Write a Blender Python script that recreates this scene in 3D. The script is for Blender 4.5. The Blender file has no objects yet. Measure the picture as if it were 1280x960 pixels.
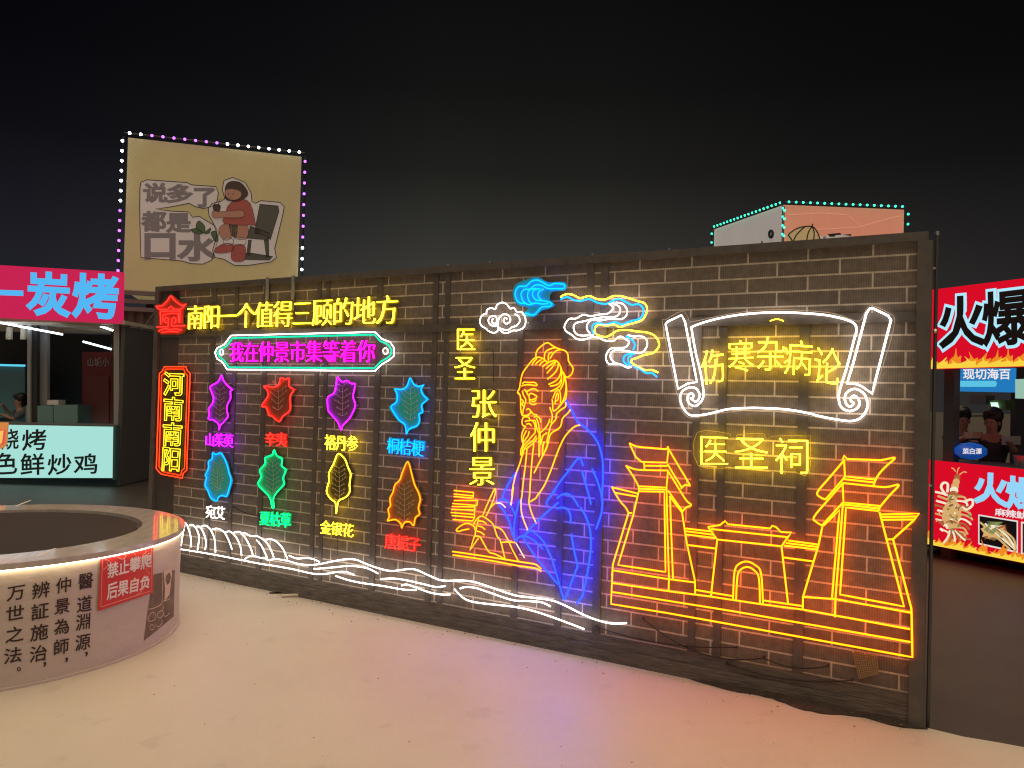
import bpy, math, random
from mathutils import Vector, Matrix
random.seed(7)
SC = bpy.context.scene
COL = SC.collection

# ------------------------------------------------------------------ camera
F_PX, CX, CY, CAM_H = 985.0, 640.0, 480.0, 1.6
_U = Vector((.027, -.9995, .0138)).normalized()
_F = (Vector((0, 0, 1)) - _U * _U.z).normalized()
_R = _F.cross(-_U) * -1
if _R.x < 0: _R = -_R
_R.normalize()
CAM = Vector((0, 0, CAM_H))
def cam2world(c): return Vector((_R.dot(c), _F.dot(c), _U.dot(c)))
cd = bpy.data.cameras.new('camera'); cam = bpy.data.objects.new('camera', cd); COL.objects.link(cam)
cd.sensor_width = 36; cd.lens = F_PX / 1280 * 36; cd.clip_end = 400; cd.clip_start = .05
ax, ay, az = cam2world(Vector((1, 0, 0))), cam2world(Vector((0, -1, 0))), cam2world(Vector((0, 0, -1)))
cam.matrix_world = Matrix(((ax.x, ay.x, az.x, 0), (ax.y, ay.y, az.y, 0), (ax.z, ay.z, az.z, CAM_H), (0, 0, 0, 1)))
SC.camera = cam

# ------------------------------------------------------------------ night sky, exposure
w = bpy.data.worlds.new('World'); SC.world = w; w.use_nodes = True
nt = w.node_tree; nt.nodes.clear()
N = lambda t: nt.nodes.new(t)
out = N('ShaderNodeOutputWorld'); bg = N('ShaderNodeBackground'); tc = N('ShaderNodeTexCoord'); sep = N('ShaderNodeSeparateXYZ')
r1 = N('ShaderNodeValToRGB'); r2 = N('ShaderNodeValToRGB'); add = N('ShaderNodeMix'); add.data_type = 'RGBA'; add.blend_type = 'ADD'
neg = N('ShaderNodeMath'); neg.operation = 'MULTIPLY_ADD'; neg.inputs[1].default_value = -.5; neg.inputs[2].default_value = .5
nt.links.new(tc.outputs['Generated'], sep.inputs[0])
nt.links.new(sep.outputs['Z'], r1.inputs[0])
nt.links.new(sep.outputs['Y'], neg.inputs[0]); nt.links.new(neg.outputs[0], r2.inputs[0])
def ramp(n, stops):
    e = n.color_ramp.elements
    while len(e) > 1: e.remove(e[-1])
    e[0].position, e[0].color = stops[0][0], (*stops[0][1], 1)
    for p, c in stops[1:]:
        k = e.new(p); k.color = (*c, 1)
OVERHEAD_FILL = (1.55, 1.20, .72)             # fill glow added high overhead, out of view, to light the ground
ramp(r1, [(0, (.034, .032, .029)), (.13, (.029, .028, .025)), (.19, (.020, .0195, .0175)), (.27, (.0085, .0084, .0078)), (.36, (.0042, .0042, .0042)), (.45, (.0026, .0027, .0031)), (.60, (.0025, .0025, .003)), (.80, OVERHEAD_FILL), (1, OVERHEAD_FILL)])
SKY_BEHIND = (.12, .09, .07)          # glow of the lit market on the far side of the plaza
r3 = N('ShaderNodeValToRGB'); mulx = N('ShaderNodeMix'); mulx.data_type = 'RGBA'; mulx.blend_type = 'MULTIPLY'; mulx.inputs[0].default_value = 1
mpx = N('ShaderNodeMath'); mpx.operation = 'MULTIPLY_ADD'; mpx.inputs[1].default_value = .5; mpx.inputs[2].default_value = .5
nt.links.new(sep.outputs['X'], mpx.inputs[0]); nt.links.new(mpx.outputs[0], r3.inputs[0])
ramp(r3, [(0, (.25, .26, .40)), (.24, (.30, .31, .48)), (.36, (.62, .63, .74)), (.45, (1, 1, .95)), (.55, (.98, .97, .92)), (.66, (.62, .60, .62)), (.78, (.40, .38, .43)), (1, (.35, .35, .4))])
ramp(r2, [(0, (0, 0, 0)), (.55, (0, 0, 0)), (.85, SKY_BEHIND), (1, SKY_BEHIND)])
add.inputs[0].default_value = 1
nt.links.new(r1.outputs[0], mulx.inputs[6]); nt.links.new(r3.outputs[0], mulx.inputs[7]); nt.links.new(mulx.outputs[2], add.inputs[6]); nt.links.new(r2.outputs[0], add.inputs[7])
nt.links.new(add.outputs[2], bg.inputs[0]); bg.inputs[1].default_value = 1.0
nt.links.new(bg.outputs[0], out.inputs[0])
SC.view_settings.view_transform = 'Standard'; SC.view_settings.look = 'None'
SC.view_settings.exposure = 0.7; SC.view_settings.gamma = 1.0; SC.view_settings.use_curve_mapping = False
SC.render.engine = 'CYCLES'
SC.cycles.use_denoising = True; SC.cycles.denoising_prefilter = 'ACCURATE'
SC.cycles.sample_clamp_indirect = 4.0
SC.cycles.max_bounces = 6; SC.cycles.transparent_max_bounces = 12
SC.cycles.use_light_tree = True; SC.cycles.filter_width = 1.2

# ------------------------------------------------------------------ planes and pixel rays (survey of the place)
def ray(x, y): return cam2world(Vector(((x - CX) / F_PX, (y - CY) / F_PX, 1)).normalized())
class Plane:
    def __init__(s, p, n): s.p, s.n = Vector(p), Vector(n).normalized(); s.u = Vector((0, 0, 1)).cross(s.n).normalized() if abs(s.n.z) < .9 else Vector((1, 0, 0))
    def hit(s, x, y, off=0.0):
        d = ray(x, y); t = ((s.p + s.n * off - CAM).dot(s.n)) / d.dot(s.n); return CAM + d * t
    def nrm(s, q): return s.n
class Cyl:
    def __init__(s, c, r): s.c, s.r = Vector((c[0], c[1], 0)), r
    def hit(s, x, y, off=0.0):
        d = ray(x, y); o = CAM - s.c; R = s.r + off
        a = d.x**2 + d.y**2; b = o.x*d.x + o.y*d.y; c = o.x**2 + o.y**2 - R*R
        k = max(b*b - a*c, 0); return CAM + d * ((-b - math.sqrt(k)) / a)
    def nrm(s, q): v = Vector((q.x - s.c.x, q.y - s.c.y, 0)); return v.normalized()
GROUND = Plane((0, 0, 0), (0, 0, 1))
WALL_R = GROUND.hit(1146, 906.7)                       # foot of the wall at its near end
WU = Vector((.86385, -.50376, 0)).normalized(); WN = Vector((-.50376, -.86385, 0)).normalized()
WALL = Plane(WALL_R, WN)
WALL_ROT = math.atan2(WU.y, WU.x)
def wall_pt(u, z, off=0): return WALL_R + WU * u + WN * off + Vector((0, 0, z))

# ------------------------------------------------------------------ materials
MATS = {}
def pmat(name, col, rough=.6, metal=0.0, emit=None, estr=0.0, noise=0.0, nscale=8.0, bump=0.0, bscale=40.0, spec=.5, stretch=(1, 1, 1), trans=0.0, alpha=1.0):
    if name in MATS: return MATS[name]
    m = bpy.data.materials.new(name); m.use_nodes = True; t = m.node_tree; b = t.nodes['Principled BSDF']
    b.inputs['Base Color'].default_value = (*col, 1); b.inputs['Roughness'].default_value = rough; b.inputs['Metallic'].default_value = metal
    b.inputs['Specular IOR Level'].default_value = spec
    if trans: b.inputs['Transmission Weight'].default_value = trans
    if alpha < 1: b.inputs['Alpha'].default_value = alpha
    if emit: b.inputs['Emission Color'].default_value = (*emit, 1); b.inputs['Emission Strength'].default_value = estr
    if noise or bump:
        c = t.nodes.new('ShaderNodeTexCoord'); mp = t.nodes.new('ShaderNodeMapping'); mp.inputs['Scale'].default_value = stretch
        t.links.new(c.outputs['Object'], mp.inputs[0])
        if noise:
            n = t.nodes.new('ShaderNodeTexNoise'); n.inputs['Scale'].default_value = nscale; n.inputs['Detail'].default_value = 6; n.inputs['Roughness'].default_value = .65
            t.links.new(mp.outputs[0], n.inputs[0])
            r = t.nodes.new('ShaderNodeMapRange'); r.inputs[1].default_value = .25; r.inputs[2].default_value = .75
            r.inputs[3].default_value = 1 - noise; r.inputs[4].default_value = 1 + noise; t.links.new(n.outputs[0], r.inputs[0])
            x = t.nodes.new('ShaderNodeVectorMath'); x.operation = 'SCALE'; x.inputs[0].default_value = col; t.links.new(r.outputs[0], x.inputs['Scale'])
            t.links.new(x.outputs[0], b.inputs['Base Color'])
        if bump:
            n2 = t.nodes.new('ShaderNodeTexNoise'); n2.inputs['Scale'].default_value = bscale; n2.inputs['Detail'].default_value = 5
            t.links.new(mp.outputs[0], n2.inputs[0])
            bp = t.nodes.new('ShaderNodeBump'); bp.inputs['Strength'].default_value = bump; bp.inputs['Distance'].default_value = .02
            t.links.new(n2.outputs[0], bp.inputs['Height']); t.links.new(bp.outputs[0], b.inputs['Normal'])
    MATS[name] = m; return m
def glow(name, col, s):
    if name in MATS: return MATS[name]
    m = bpy.data.materials.new(name); m.use_nodes = True; t = m.node_tree; t.nodes.clear()
    o = t.nodes.new('ShaderNodeOutputMaterial'); e = t.nodes.new('ShaderNodeEmission'); e.inputs[0].default_value = (*col, 1); e.inputs[1].default_value = s
    t.links.new(e.outputs[0], o.inputs[0]); MATS[name] = m; return m
def acrylic(name, col, d):
    "clear cast acrylic sheet: mostly lets light through, scatters a share d of it"
    if name in MATS: return MATS[name]
    m = bpy.data.materials.new(name); m.use_nodes = True; t = m.node_tree; t.nodes.clear()
    o = t.nodes.new('ShaderNodeOutputMaterial'); tr = t.nodes.new('ShaderNodeBsdfTransparent'); df = t.nodes.new('ShaderNodeBsdfDiffuse'); mx = t.nodes.new('ShaderNodeMixShader')
    df.inputs[0].default_value = (*col, 1); mx.inputs[0].default_value = d
    t.links.new(tr.outputs[0], mx.inputs[1]); t.links.new(df.outputs[0], mx.inputs[2]); t.links.new(mx.outputs[0], o.inputs[0]); MATS[name] = m; return m

YEL = glow('yellow_neon', (1, .62, .016), 7.5)
AMB = glow('amber_neon', (1, .135, .0012), 5.6)
WHI = glow('white_neon', (1, .84, .74), 4.2)
BLU = glow('blue_neon', (.002, .0068, 1), 18.0)
CYA = glow('cyan_neon', (.001, .15, 1), 4.0)
TEA = glow('teal_neon', (.004, .75, .42), .95)
GRN = glow('green_neon', (.002, 1, .16), 3.0)
MAG = glow('magenta_neon', (.50, .004, 1), 6)
PNK = glow('pink_neon', (1, .003, .50), 4.5)
RED = glow('red_neon', (1, .008, .006), 7)
ORA = glow('orange_neon', (1, .12, .002), 5)
PLATE = {id(m): pmat(n, c, .35, spec=.3) for n, m, c in (('yellow_acrylic', YEL, (.05, .045, .005)), ('amber_acrylic', AMB, (.08, .05, .01)), ('blue_acrylic', BLU, (.01, .01, .05)), ('cyan_acrylic', CYA, (.03, .55, .42)),
         ('teal_acrylic', TEA, (.01, .1, .08)), ('green_acrylic', GRN, (.02, .34, .26)), ('magenta_acrylic', MAG, (.15, .06, .12)), ('pink_acrylic', PNK, (.10, .04, .08)), ('red_acrylic', RED, (.20, .07, .04)), ('orange_acrylic', ORA, (.20, .13, .03)))}
PLATE[id(WHI)] = pmat('smoke_acrylic', (.03, .027, .025), .35, spec=.3)
STEEL = pmat('dark_steel', (.095, .088, .085), .55, .1, noise=.3, nscale=14)
STUD = pmat('bright_steel', (.6, .6, .6), .3, 1)
CABLE = pmat('black_cable', (.01, .01, .01), .5)

# ------------------------------------------------------------------ object helpers
ROOTM = {}
class MB:
    def __init__(s): s.v, s.f, s.m, s.mats = [], [], [], []
    def mat(s, m):
        if m not in s.mats: s.mats.append(m)
        return s.mats.index(m)
    def add(s, vs, fs, m):
        k = len(s.v); s.v += [Vector(v) for v in vs]; i = s.mat(m)
        for f in fs: s.f.append([k + j for j in f]); s.m.append(i)
    def box(s, c, x, y, z, m):
        c, x, y, z = map(Vector, (c, x, y, z)); vs = [c + x*a + y*b + z*d for d in (-1, 1) for b in (-1, 1) for a in (-1, 1)]
        fs = [(0, 2, 3, 1), (4, 5, 7, 6), (0, 1, 5, 4), (2, 6, 7, 3), (0, 4, 6, 2), (1, 3, 7, 5)]
        if x.cross(y).dot(z) < 0: fs = [f[::-1] for f in fs]
        s.add(vs, fs, m)
    def bar(s, a, b, r, m, up=Vector((0, 0, 1))):
        a, b = Vector(a), Vector(b); d = b - a
        up = Vector(up)
        if abs(d.normalized().dot(up)) > .95: up = Vector((1, 0, 0))
        x = d.cross(up).normalized(); y = x.cross(d).normalized()
        s.box((a + b) / 2, d / 2, x * r, y * r, m)
    def prism(s, pts, nv, thick, m):
        "outline pts (front), extruded back by thick along -nv"
        n = len(pts); pts = [Vector(p) for p in pts]
        a = sum(((pts[i] - pts[0]).cross(pts[(i + 1) % n] - pts[0]) for i in range(n)), Vector((0, 0, 0)))
        if a.dot(nv) < 0: pts = pts[::-1]
        vs = pts + [p - nv * thick for p in pts]
        fs = [list(range(n)), list(range(2*n - 1, n - 1, -1))] + [(i, n + i, n + (i + 1) % n, (i + 1) % n) for i in range(n)]
        s.add(vs, fs, m)
    def tube(s, pts, r, m, nv, closed=False, k=6):
        "round tube along pts; nv(point) = normal of the surface it runs on"
        P = [Vector(p) for p in pts]
        Q = [P[0]]
        for p in P[1:]:
            if (p - Q[-1]).length > 1e-5: Q.append(p)
        P = Q
        if closed and (P[0] - P[-1]).length < 1e-5: P = P[:-1]
        n = len(P)
        if n < 2: return
        vs = []
        for i in range(n):
            a = P[(i - 1) % n] if (closed or i > 0) else P[i]; b = P[(i + 1) % n] if (closed or i < n - 1) else P[i]
            t = (b - a).normalized(); nn = Vector(nv(P[i])) if callable(nv) else Vector(nv); sd = t.cross(nn)
            if sd.length < 1e-4: sd = t.cross(Vector((.3, .5, .8)))
            sd.normalize(); nn = sd.cross(t).normalized()
            for j in range(k):
                g = 2 * math.pi * j / k; vs.append(P[i] + sd * (r * math.cos(g)) + nn * (r * math.sin(g)))
        fs = []
        for i in range(n if closed else n - 1):
            o, p = i * k, ((i + 1) % n) * k
            for j in range(k): fs.append((o + j, o + (j + 1) % k, p + (j + 1) % k, p + j))
        if not closed: fs += [list(range(k))[::-1], [(n - 1) * k + j for j in range(k)]]
        s.add(vs, fs, m)
    def cyl(s, c, r, h, m, k=24, r2=None, axis=Vector((0, 0, 1))):
        r2 = r if r2 is None else r2; c = Vector(c); axis = Vector(axis).normalized()
        x = axis.orthogonal().normalized(); y = axis.cross(x)
        vs = [c + (x*math.cos(2*math.pi*j/k) + y*math.sin(2*math.pi*j/k)) * r for j in range(k)] + [c + axis*h + (x*math.cos(2*math.pi*j/k) + y*math.sin(2*math.pi*j/k)) * r2 for j in range(k)]
        s.add(vs, [list(range(k))[::-1], list(range(k, 2*k))] + [(j, (j+1) % k, k + (j+1) % k, k + j) for j in range(k)], m)
    def ball(s, c, r, m, k=8, sc=(1, 1, 1)):
        vs, fs = [], []; h = k // 2
        for i in range(h + 1):
            for j in range(k):
                a, b = math.pi * i / h, 2 * math.pi * j / k
                vs.append(Vector(c) + Vector((r*sc[0]*math.sin(a)*math.cos(b), r*sc[1]*math.sin(a)*math.sin(b), r*sc[2]*math.cos(a))))
        for i in range(h):
            for j in range(k): fs.append((i*k + j, (i+1)*k + j, (i+1)*k + (j+1) % k, i*k + (j+1) % k))
        s.add(vs, fs, m)
    def build(s, name, parent=None, smooth=False, origin=None):
        inv = ROOTM[parent.name].inverted() if parent else Matrix.Identity(4)
        if origin is not None: inv = Matrix.Translation(-Vector(origin))
        me = bpy.data.meshes.new(name); me.from_pydata([inv @ v for v in s.v], [], s.f)
        for m in s.mats: me.materials.append(m)
        me.polygons.foreach_set('material_index', s.m)
        if smooth: me.polygons.foreach_set('use_smooth', [True] * len(me.polygons))
        me.update(); o = bpy.data.objects.new(name, me); COL.objects.link(o)
        if parent: o.parent = parent; ROOTM[o.name] = ROOTM[parent.name]
        elif origin is not None: o.location = origin; ROOTM[o.name] = Matrix.Translation(Vector(origin))
        else: ROOTM[o.name] = Matrix.Identity(4)
        return o
def tag(o, label, cat, group=None):
    o['label'] = label; o['category'] = cat
    if group: o['group'] = group
    return o
def struct(o): o['kind'] = 'structure'; return o
def thing(name, label, cat, loc=(0, 0, 0), rot=0.0, group=None):
    o = bpy.data.objects.new(name, None); COL.objects.link(o); o.location = loc; o.rotation_euler = (0, 0, rot); o.empty_display_size = .1
    ROOTM[o.name] = Matrix.Translation(Vector(loc)) @ Matrix.Rotation(rot, 4, 'Z')
    return tag(o, label, cat, group)

def smooth_line(pts, closed=False, sub=4):
    n = len(pts); R = []
    if n < 3: return list(pts)
    g = (lambda i: pts[i % n]) if closed else (lambda i: pts[min(max(i, 0), n - 1)])
    for i in range(n if closed else n - 1):
        p0, p1, p2, p3 = g(i - 1), g(i), g(i + 1), g(i + 2)
        for s in range(sub):
            t = s / sub
            R.append(tuple(.5 * (2*p1[k] + (p2[k]-p0[k])*t + (2*p0[k]-5*p1[k]+4*p2[k]-p3[k])*t*t + (3*p1[k]-p0[k]-3*p2[k]+p3[k])*t**3) for k in (0, 1)))
    if not closed: R.append(tuple(pts[-1]))
    return R
def dense(pts, closed=False, step=6):
    R = []; n = len(pts)
    for i in range(n if closed else n - 1):
        a, b = pts[i], pts[(i + 1) % n]; k = max(1, int(math.hypot(b[0]-a[0], b[1]-a[1]) / step))
        R += [(a[0] + (b[0]-a[0])*j/k, a[1] + (b[1]-a[1])*j/k) for j in range(k)]
    if not closed: R.append(tuple(pts[-1]))
    return R
class Crop:
    "survey sheet: points read off an enlarged detail, origin ox,oy and scale s"
    def __init__(s, ox, oy, sc): s.o, s.s = (ox, oy), sc
    def __call__(s, *pts): return [(s.o[0] + x / s.s, s.o[1] + y / s.s) for x, y in pts]

# ------------------------------------------------------------------ lettering
GL = {}
def glyph(ch, offset=0.0, extrude=.03, outline=0.0):
    k = (ch, offset, extrude, outline)
    if k in GL: return GL[k]
    c = bpy.data.curves.new('glyph', 'FONT'); c.body = ch; c.size = 1; c.offset = offset; c.resolution_u = 3
    if outline: c.fill_mode = 'NONE'; c.bevel_depth = outline; c.bevel_resolution = 1; c.extrude = 0
    else: c.extrude = extrude
    o = bpy.data.objects.new('glyph', c); COL.objects.link(o)
    dg = bpy.context.evaluated_depsgraph_get(); me = bpy.data.meshes.new_from_object(o.evaluated_get(dg))
    r = ([v.co.copy() for v in me.vertices], [list(p.vertices) for p in me.polygons])
    bpy.data.objects.remove(o); bpy.data.curves.remove(c); bpy.data.meshes.remove(me)
    GL[k] = r; return r
def put_glyph(mb, ch, quad, m, nv, lift=0.0, offset=0.0, extrude=.03, outline=0.0, rot=0.0, slant=0.0, surf=None, raw=False):
    "quad: four points tl,tr,br,bl of the character cell in the place (or pixels when surf is given)"
    if offset > .01 and not outline and not raw:
        vs, fs = glyph(ch, 0, extrude); v2, f2 = glyph(ch, 0, 0, offset)
        k = len(vs); vs = list(vs) + [Vector((v.x, v.y, v.z * extrude / offset * .9)) for v in v2]; fs = list(fs) + [[i + k for i in f] for f in f2]
    else: vs, fs = glyph(ch, offset, extrude, outline)
    tl, tr, br, bl = [Vector(q) for q in quad]; hgt = (tl - bl).length
    R = []
    for v in vs:
        x, y = (v.x - .04) / .92, (v.y + .08) / .92
        if slant: y += slant * (x - .5)
        if rot:
            dx, dy = x - .5, y - .5; x, y = .5 + dx*math.cos(rot) - dy*math.sin(rot), .5 + dx*math.sin(rot) + dy*math.cos(rot)
        p = bl*(1-x)*(1-y) + br*x*(1-y) + tr*x*y + tl*(1-x)*y
        if surf:
            q = surf.hit(p.x, p.y); p = q + surf.nrm(q) * (lift + v.z * .1)
        else: p = p + nv * (lift + v.z * hgt)
        R.append(p)
    mb.add(R, fs, m)
def cells(quad, n, vertical=False, gap=.04):
    tl, tr, br, bl = [Vector(q) for q in quad]
    P = lambda x, y: tl*(1-x)*(1-y) + tr*x*(1-y) + br*x*y + bl*(1-x)*y
    R = []
    for i in range(n):
        a, b = (i + gap) / n, (i + 1 - gap) / n
        R.append((P(0, a), P(1, a), P(1, b), P(0, b)) if vertical else (P(a, 0), P(b, 0), P(b, 1), P(a, 1)))
    return R
def quad_on(pl, q, off=0.0): return [pl.hit(x, y, off) for x, y in q]
def rectq(x0, y0, x1, y1): return [(x0, y0), (x1, y0), (x1, y1), (x0, y1)]

# ================================================================== the setting
plaza_m = bpy.data.materials.new('pale_concrete'); plaza_m.use_nodes = True
def ground_nodes(m, base, dark, scale, stain, rough):
    t = m.node_tree; b = t.nodes['Principled BSDF']; b.inputs['Roughness'].default_value = rough; b.inputs['Specular IOR Level'].default_value = .5
    c = t.nodes.new('ShaderNodeTexCoord'); n1 = t.nodes.new('ShaderNodeTexNoise'); n1.inputs['Scale'].default_value = scale; n1.inputs['Detail'].default_value = 9; n1.inputs['Roughness'].default_value = .68
    n2 = t.nodes.new('ShaderNodeTexNoise'); n2.inputs['Scale'].default_value = scale * 7; n2.inputs['Detail'].default_value = 4
    n3 = t.nodes.new('ShaderNodeTexNoise'); n3.inputs['Scale'].default_value = 120; n3.inputs['Detail'].default_value = 3
    for n in (n1, n2, n3): t.links.new(c.outputs['Object'], n.inputs[0])
    r = t.nodes.new('ShaderNodeValToRGB'); ramp(r, [(.30, dark), (.50, tuple((a + d) / 2 * 1.03 for a, d in zip(base, dark))), (.66, base)]); t.links.new(n1.outputs[0], r.inputs[0])
    r2_ = t.nodes.new('ShaderNodeValToRGB'); ramp(r2_, [(.0, (stain,)*3), (.31, (stain,)*3), (.36, (1, 1, 1))]); t.links.new(n2.outputs[0], r2_.inputs[0])
    mx = t.nodes.new('ShaderNodeMix'); mx.data_type = 'RGBA'; mx.blend_type = 'MULTIPLY'; mx.inputs[0].default_value = .8
    t.links.new(r.outputs[0], mx.inputs[6]); t.links.new(r2_.outputs[0], mx.inputs[7]); t.links.new(mx.outputs[2], b.inputs['Base Color'])
    bp = t.nodes.new('ShaderNodeBump'); bp.inputs['Strength'].default_value = .35; bp.inputs['Distance'].default_value = .008
    t.links.new(n3.outputs[0], bp.inputs['Height']); t.links.new(bp.outputs[0], b.inputs['Normal'])
ground_nodes(plaza_m, (.52, .48, .43), (.45, .41, .365), .7, .88, .40)
asph_m = bpy.data.materials.new('dark_asphalt'); asph_m.use_nodes = True
ground_nodes(asph_m, (.040, .034, .032), (.026, .022, .022), 1.3, .7, .5)
b = MB(); b.add([(-150, -60, -.02), (150, -60, -.02), (150, 220, -.02), (-150, 220, -.02)], [(0, 1, 2, 3)], asph_m); struct(b.build('ground'))
# pale plaza slab in front of the wall line; its edge runs on past the wall's near end, a little worn
edge = []
a, e = wall_pt(-22, 0, .0), wall_pt(14, 0, .0)
for i in range(241):
    u = -22 + 36 * i / 240; wob = .012 * math.sin(u * 9) + random.uniform(-.012, .012) if u > -1.2 else 0
    edge.append(wall_pt(u, 0, .01 + (wob if u > 0 else 0)))
b = MB(); back = [Vector((30, -40, 0)), Vector((-40, -40, 0))]
top = edge + back; n = len(top)
b.prism(top, Vector((0, 0, 1)), .015, plaza_m); struct(b.build('plaza'))

# ================================================================== brick wall (printed panels on a steel frame)
L_U, R_U, H_W = -6.09, .03, 2.478
wall = thing('brick_wall', 'long dark brick-patterned display wall in a black steel frame, hung with neon signs', 'wall', wall_pt((L_U + R_U) / 2, 0), WALL_ROT)
bm_ = bpy.data.materials.new('printed_brick'); bm_.use_nodes = True; t = bm_.node_tree; pb = t.nodes['Principled BSDF']; pb.inputs['Roughness'].default_value = .72; pb.inputs['Specular IOR Level'].default_value = .3
tcn = t.nodes.new('ShaderNodeTexCoord'); sp = t.nodes.new('ShaderNodeSeparateXYZ'); cb = t.nodes.new('ShaderNodeCombineXYZ'); t.links.new(tcn.outputs['Object'], sp.inputs[0])
BL, BH, Z0 = .3215, .08207, .158
u_joint = -.241 - (L_U + R_U) / 2           # a joint of the first course under the top line
au = t.nodes.new('ShaderNodeMath'); au.operation = 'ADD'; au.inputs[1].default_value = -u_joint + BL * 40 + .0035
av = t.nodes.new('ShaderNodeMath'); av.operation = 'ADD'; av.inputs[1].default_value = -Z0 + BH * 20 + .0035
t.links.new(sp.outputs['X'], au.inputs[0]); t.links.new(sp.outputs['Z'], av.inputs[0]); t.links.new(au.outputs[0], cb.inputs[0]); t.links.new(av.outputs[0], cb.inputs[1])
bt = t.nodes.new('ShaderNodeTexBrick'); bt.offset = .5; bt.inputs['Scale'].default_value = 1; bt.inputs['Mortar Size'].default_value = .0049; bt.inputs['Mortar Smooth'].default_value = .1; bt.inputs['Bias'].default_value = 0
bt.inputs['Brick Width'].default_value = BL; bt.inputs['Row Height'].default_value = BH
bt.inputs['Color1'].default_value = (.125, .109, .094, 1); bt.inputs['Color2'].default_value = (.16, .139, .12, 1); bt.inputs['Mortar'].default_value = (.46, .42, .36, 1)
t.links.new(cb.outputs[0], bt.inputs[0])
ns = t.nodes.new('ShaderNodeTexNoise'); ns.inputs['Scale'].default_value = 26; ns.inputs['Detail'].default_value = 8; t.links.new(tcn.outputs['Object'], ns.inputs[0])
ns2 = t.nodes.new('ShaderNodeTexNoise'); ns2.inputs['Scale'].default_value = 1.6; ns2.inputs['Detail'].default_value = 5; t.links.new(tcn.outputs['Object'], ns2.inputs[0])
wv = t.nodes.new('ShaderNodeTexWave'); wv.wave_type = 'BANDS'; wv.bands_direction = 'X'; wv.inputs['Scale'].default_value = 26; wv.inputs['Distortion'].default_value = .4; t.links.new(tcn.outputs['Object'], wv.inputs[0])
def mrange(src, lo, hi):
    r = t.nodes.new('ShaderNodeMapRange'); r.inputs[1].default_value = .2; r.inputs[2].default_value = .8; r.inputs[3].default_value = lo; r.inputs[4].default_value = hi; t.links.new(src, r.inputs[0]); return r.outputs[0]
m1 = t.nodes.new('ShaderNodeMath'); m1.operation = 'MULTIPLY'; t.links.new(mrange(ns.outputs[0], .72, 1.28), m1.inputs[0]); t.links.new(mrange(ns2.outputs[0], .82, 1.18), m1.inputs[1])
m2 = t.nodes.new('ShaderNodeMath'); m2.operation = 'MULTIPLY'; t.links.new(m1.outputs[0], m2.inputs[0]); t.links.new(mrange(wv.outputs['Fac'], .9, 1.08), m2.inputs[1])
sv = t.nodes.new('ShaderNodeVectorMath'); sv.operation = 'SCALE'; t.links.new(bt.outputs[0], sv.inputs[0]); t.links.new(m2.outputs[0], sv.inputs['Scale']); t.links.new(sv.outputs[0], pb.inputs['Base Color'])
bp = t.nodes.new('ShaderNodeBump'); bp.inputs['Strength'].default_value = .35; bp.inputs['Distance'].default_value = .004; t.links.new(ns.outputs[0], bp.inputs['Height']); t.links.new(bp.outputs[0], pb.inputs['Normal'])

def wbox(mb, u0, u1, z0, z1, y0, y1, m):
    "box on the wall: along u, up z, y0..y1 in front of the panel face"
    mb.box(wall_pt((u0+u1)/2, (z0+z1)/2, (y0+y1)/2), WU * (u1-u0)/2, WN * (y1-y0)/2, Vector((0, 0, (z1-z0)/2)), m)
def wu(x, y): q = WALL.hit(x, y); return (q - WALL_R).dot(WU)
def wz(x, y): return WALL.hit(x, y).z
PAN_L = wu(221, 500)
z_rail = wz(520, 411)
for (u0, u1) in ((PAN_L, wu(547, 560)), (wu(547, 560) + .002, -.038)):
    b = MB(); wbox(b, u0, u1, .15, H_W - .02, -.018, 0, bm_); b.build('brick_panel', wall)
sheet_m = pmat('dark_side_sheet', (.05, .048, .05), .7, noise=.25, nscale=5)
b = MB(); wbox(b, L_U + .02, PAN_L - .002, .03, H_W - .02, -.016, .001, sheet_m); b.build('side_sheet', wall)
board_m = pmat('weathered_base_board', (.11, .10, .09), .8, noise=.55, nscale=7, bump=.5, bscale=18, stretch=(1, 1, 7))
b = MB(); wbox(b, L_U + .05, R_U - .04, .085, .152, -.02, .012, board_m); wbox(b, L_U + .05, R_U - .04, -.01, .083, -.02, .020, board_m); b.build('base_board', wall)
def post(x, y, wd, z0=.0, z1=H_W - .03, proud=.010):
    u = wu(x, y); wd *= .85; b = MB(); wbox(b, u - wd/2, u + wd/2, z0, z1, -.0, proud, STEEL); return b.build('frame_post', wall)
for x, y, wd in ((264, 520, .06), (291, 550, .05), (328, 560, .06), (394, 560, .045), (405, 560, .04), (470, 560, .06), (540, 560, .05), (555, 560, .045), (751, 560, .06)): post(x, y, wd)
post(648, 560, .05, 0, z_rail); post(703, 560, .05, 0, z_rail); post(739, 340, .055, z_rail, H_W - .03); post(868, 640, .05, 0, z_rail); post(903, 520, .05, 0, z_rail); post(1004, 520, .06, 0, z_rail)
for x in (337, 369):                        # two short hangers on the upper left
    u = wu(x, 370); b = MB(); wbox(b, u - .013, u + .013, z_rail + .16, H_W + .01, .020, .032, pmat('grey_strap', (.25, .27, .3), .5)); b.build('hanger_strap', wall)
b = MB(); wbox(b, L_U + .03, R_U - .07, z_rail - .026, z_rail + .026, .0105, .018, STEEL); b.build('frame_rail', wall)
b = MB(); wbox(b, L_U, R_U - .02, H_W - .045, H_W, -.03, .028, STEEL); b.build('top_rail', wall)
b = MB(); wbox(b, L_U, L_U + .055, 0, H_W - .046, -.03, .030, STEEL); b.build('end_post', wall)
b = MB(); wbox(b, -.037, R_U, 0, H_W - .046, -.03, .033, STEEL); b.build('end_post', wall)
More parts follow.
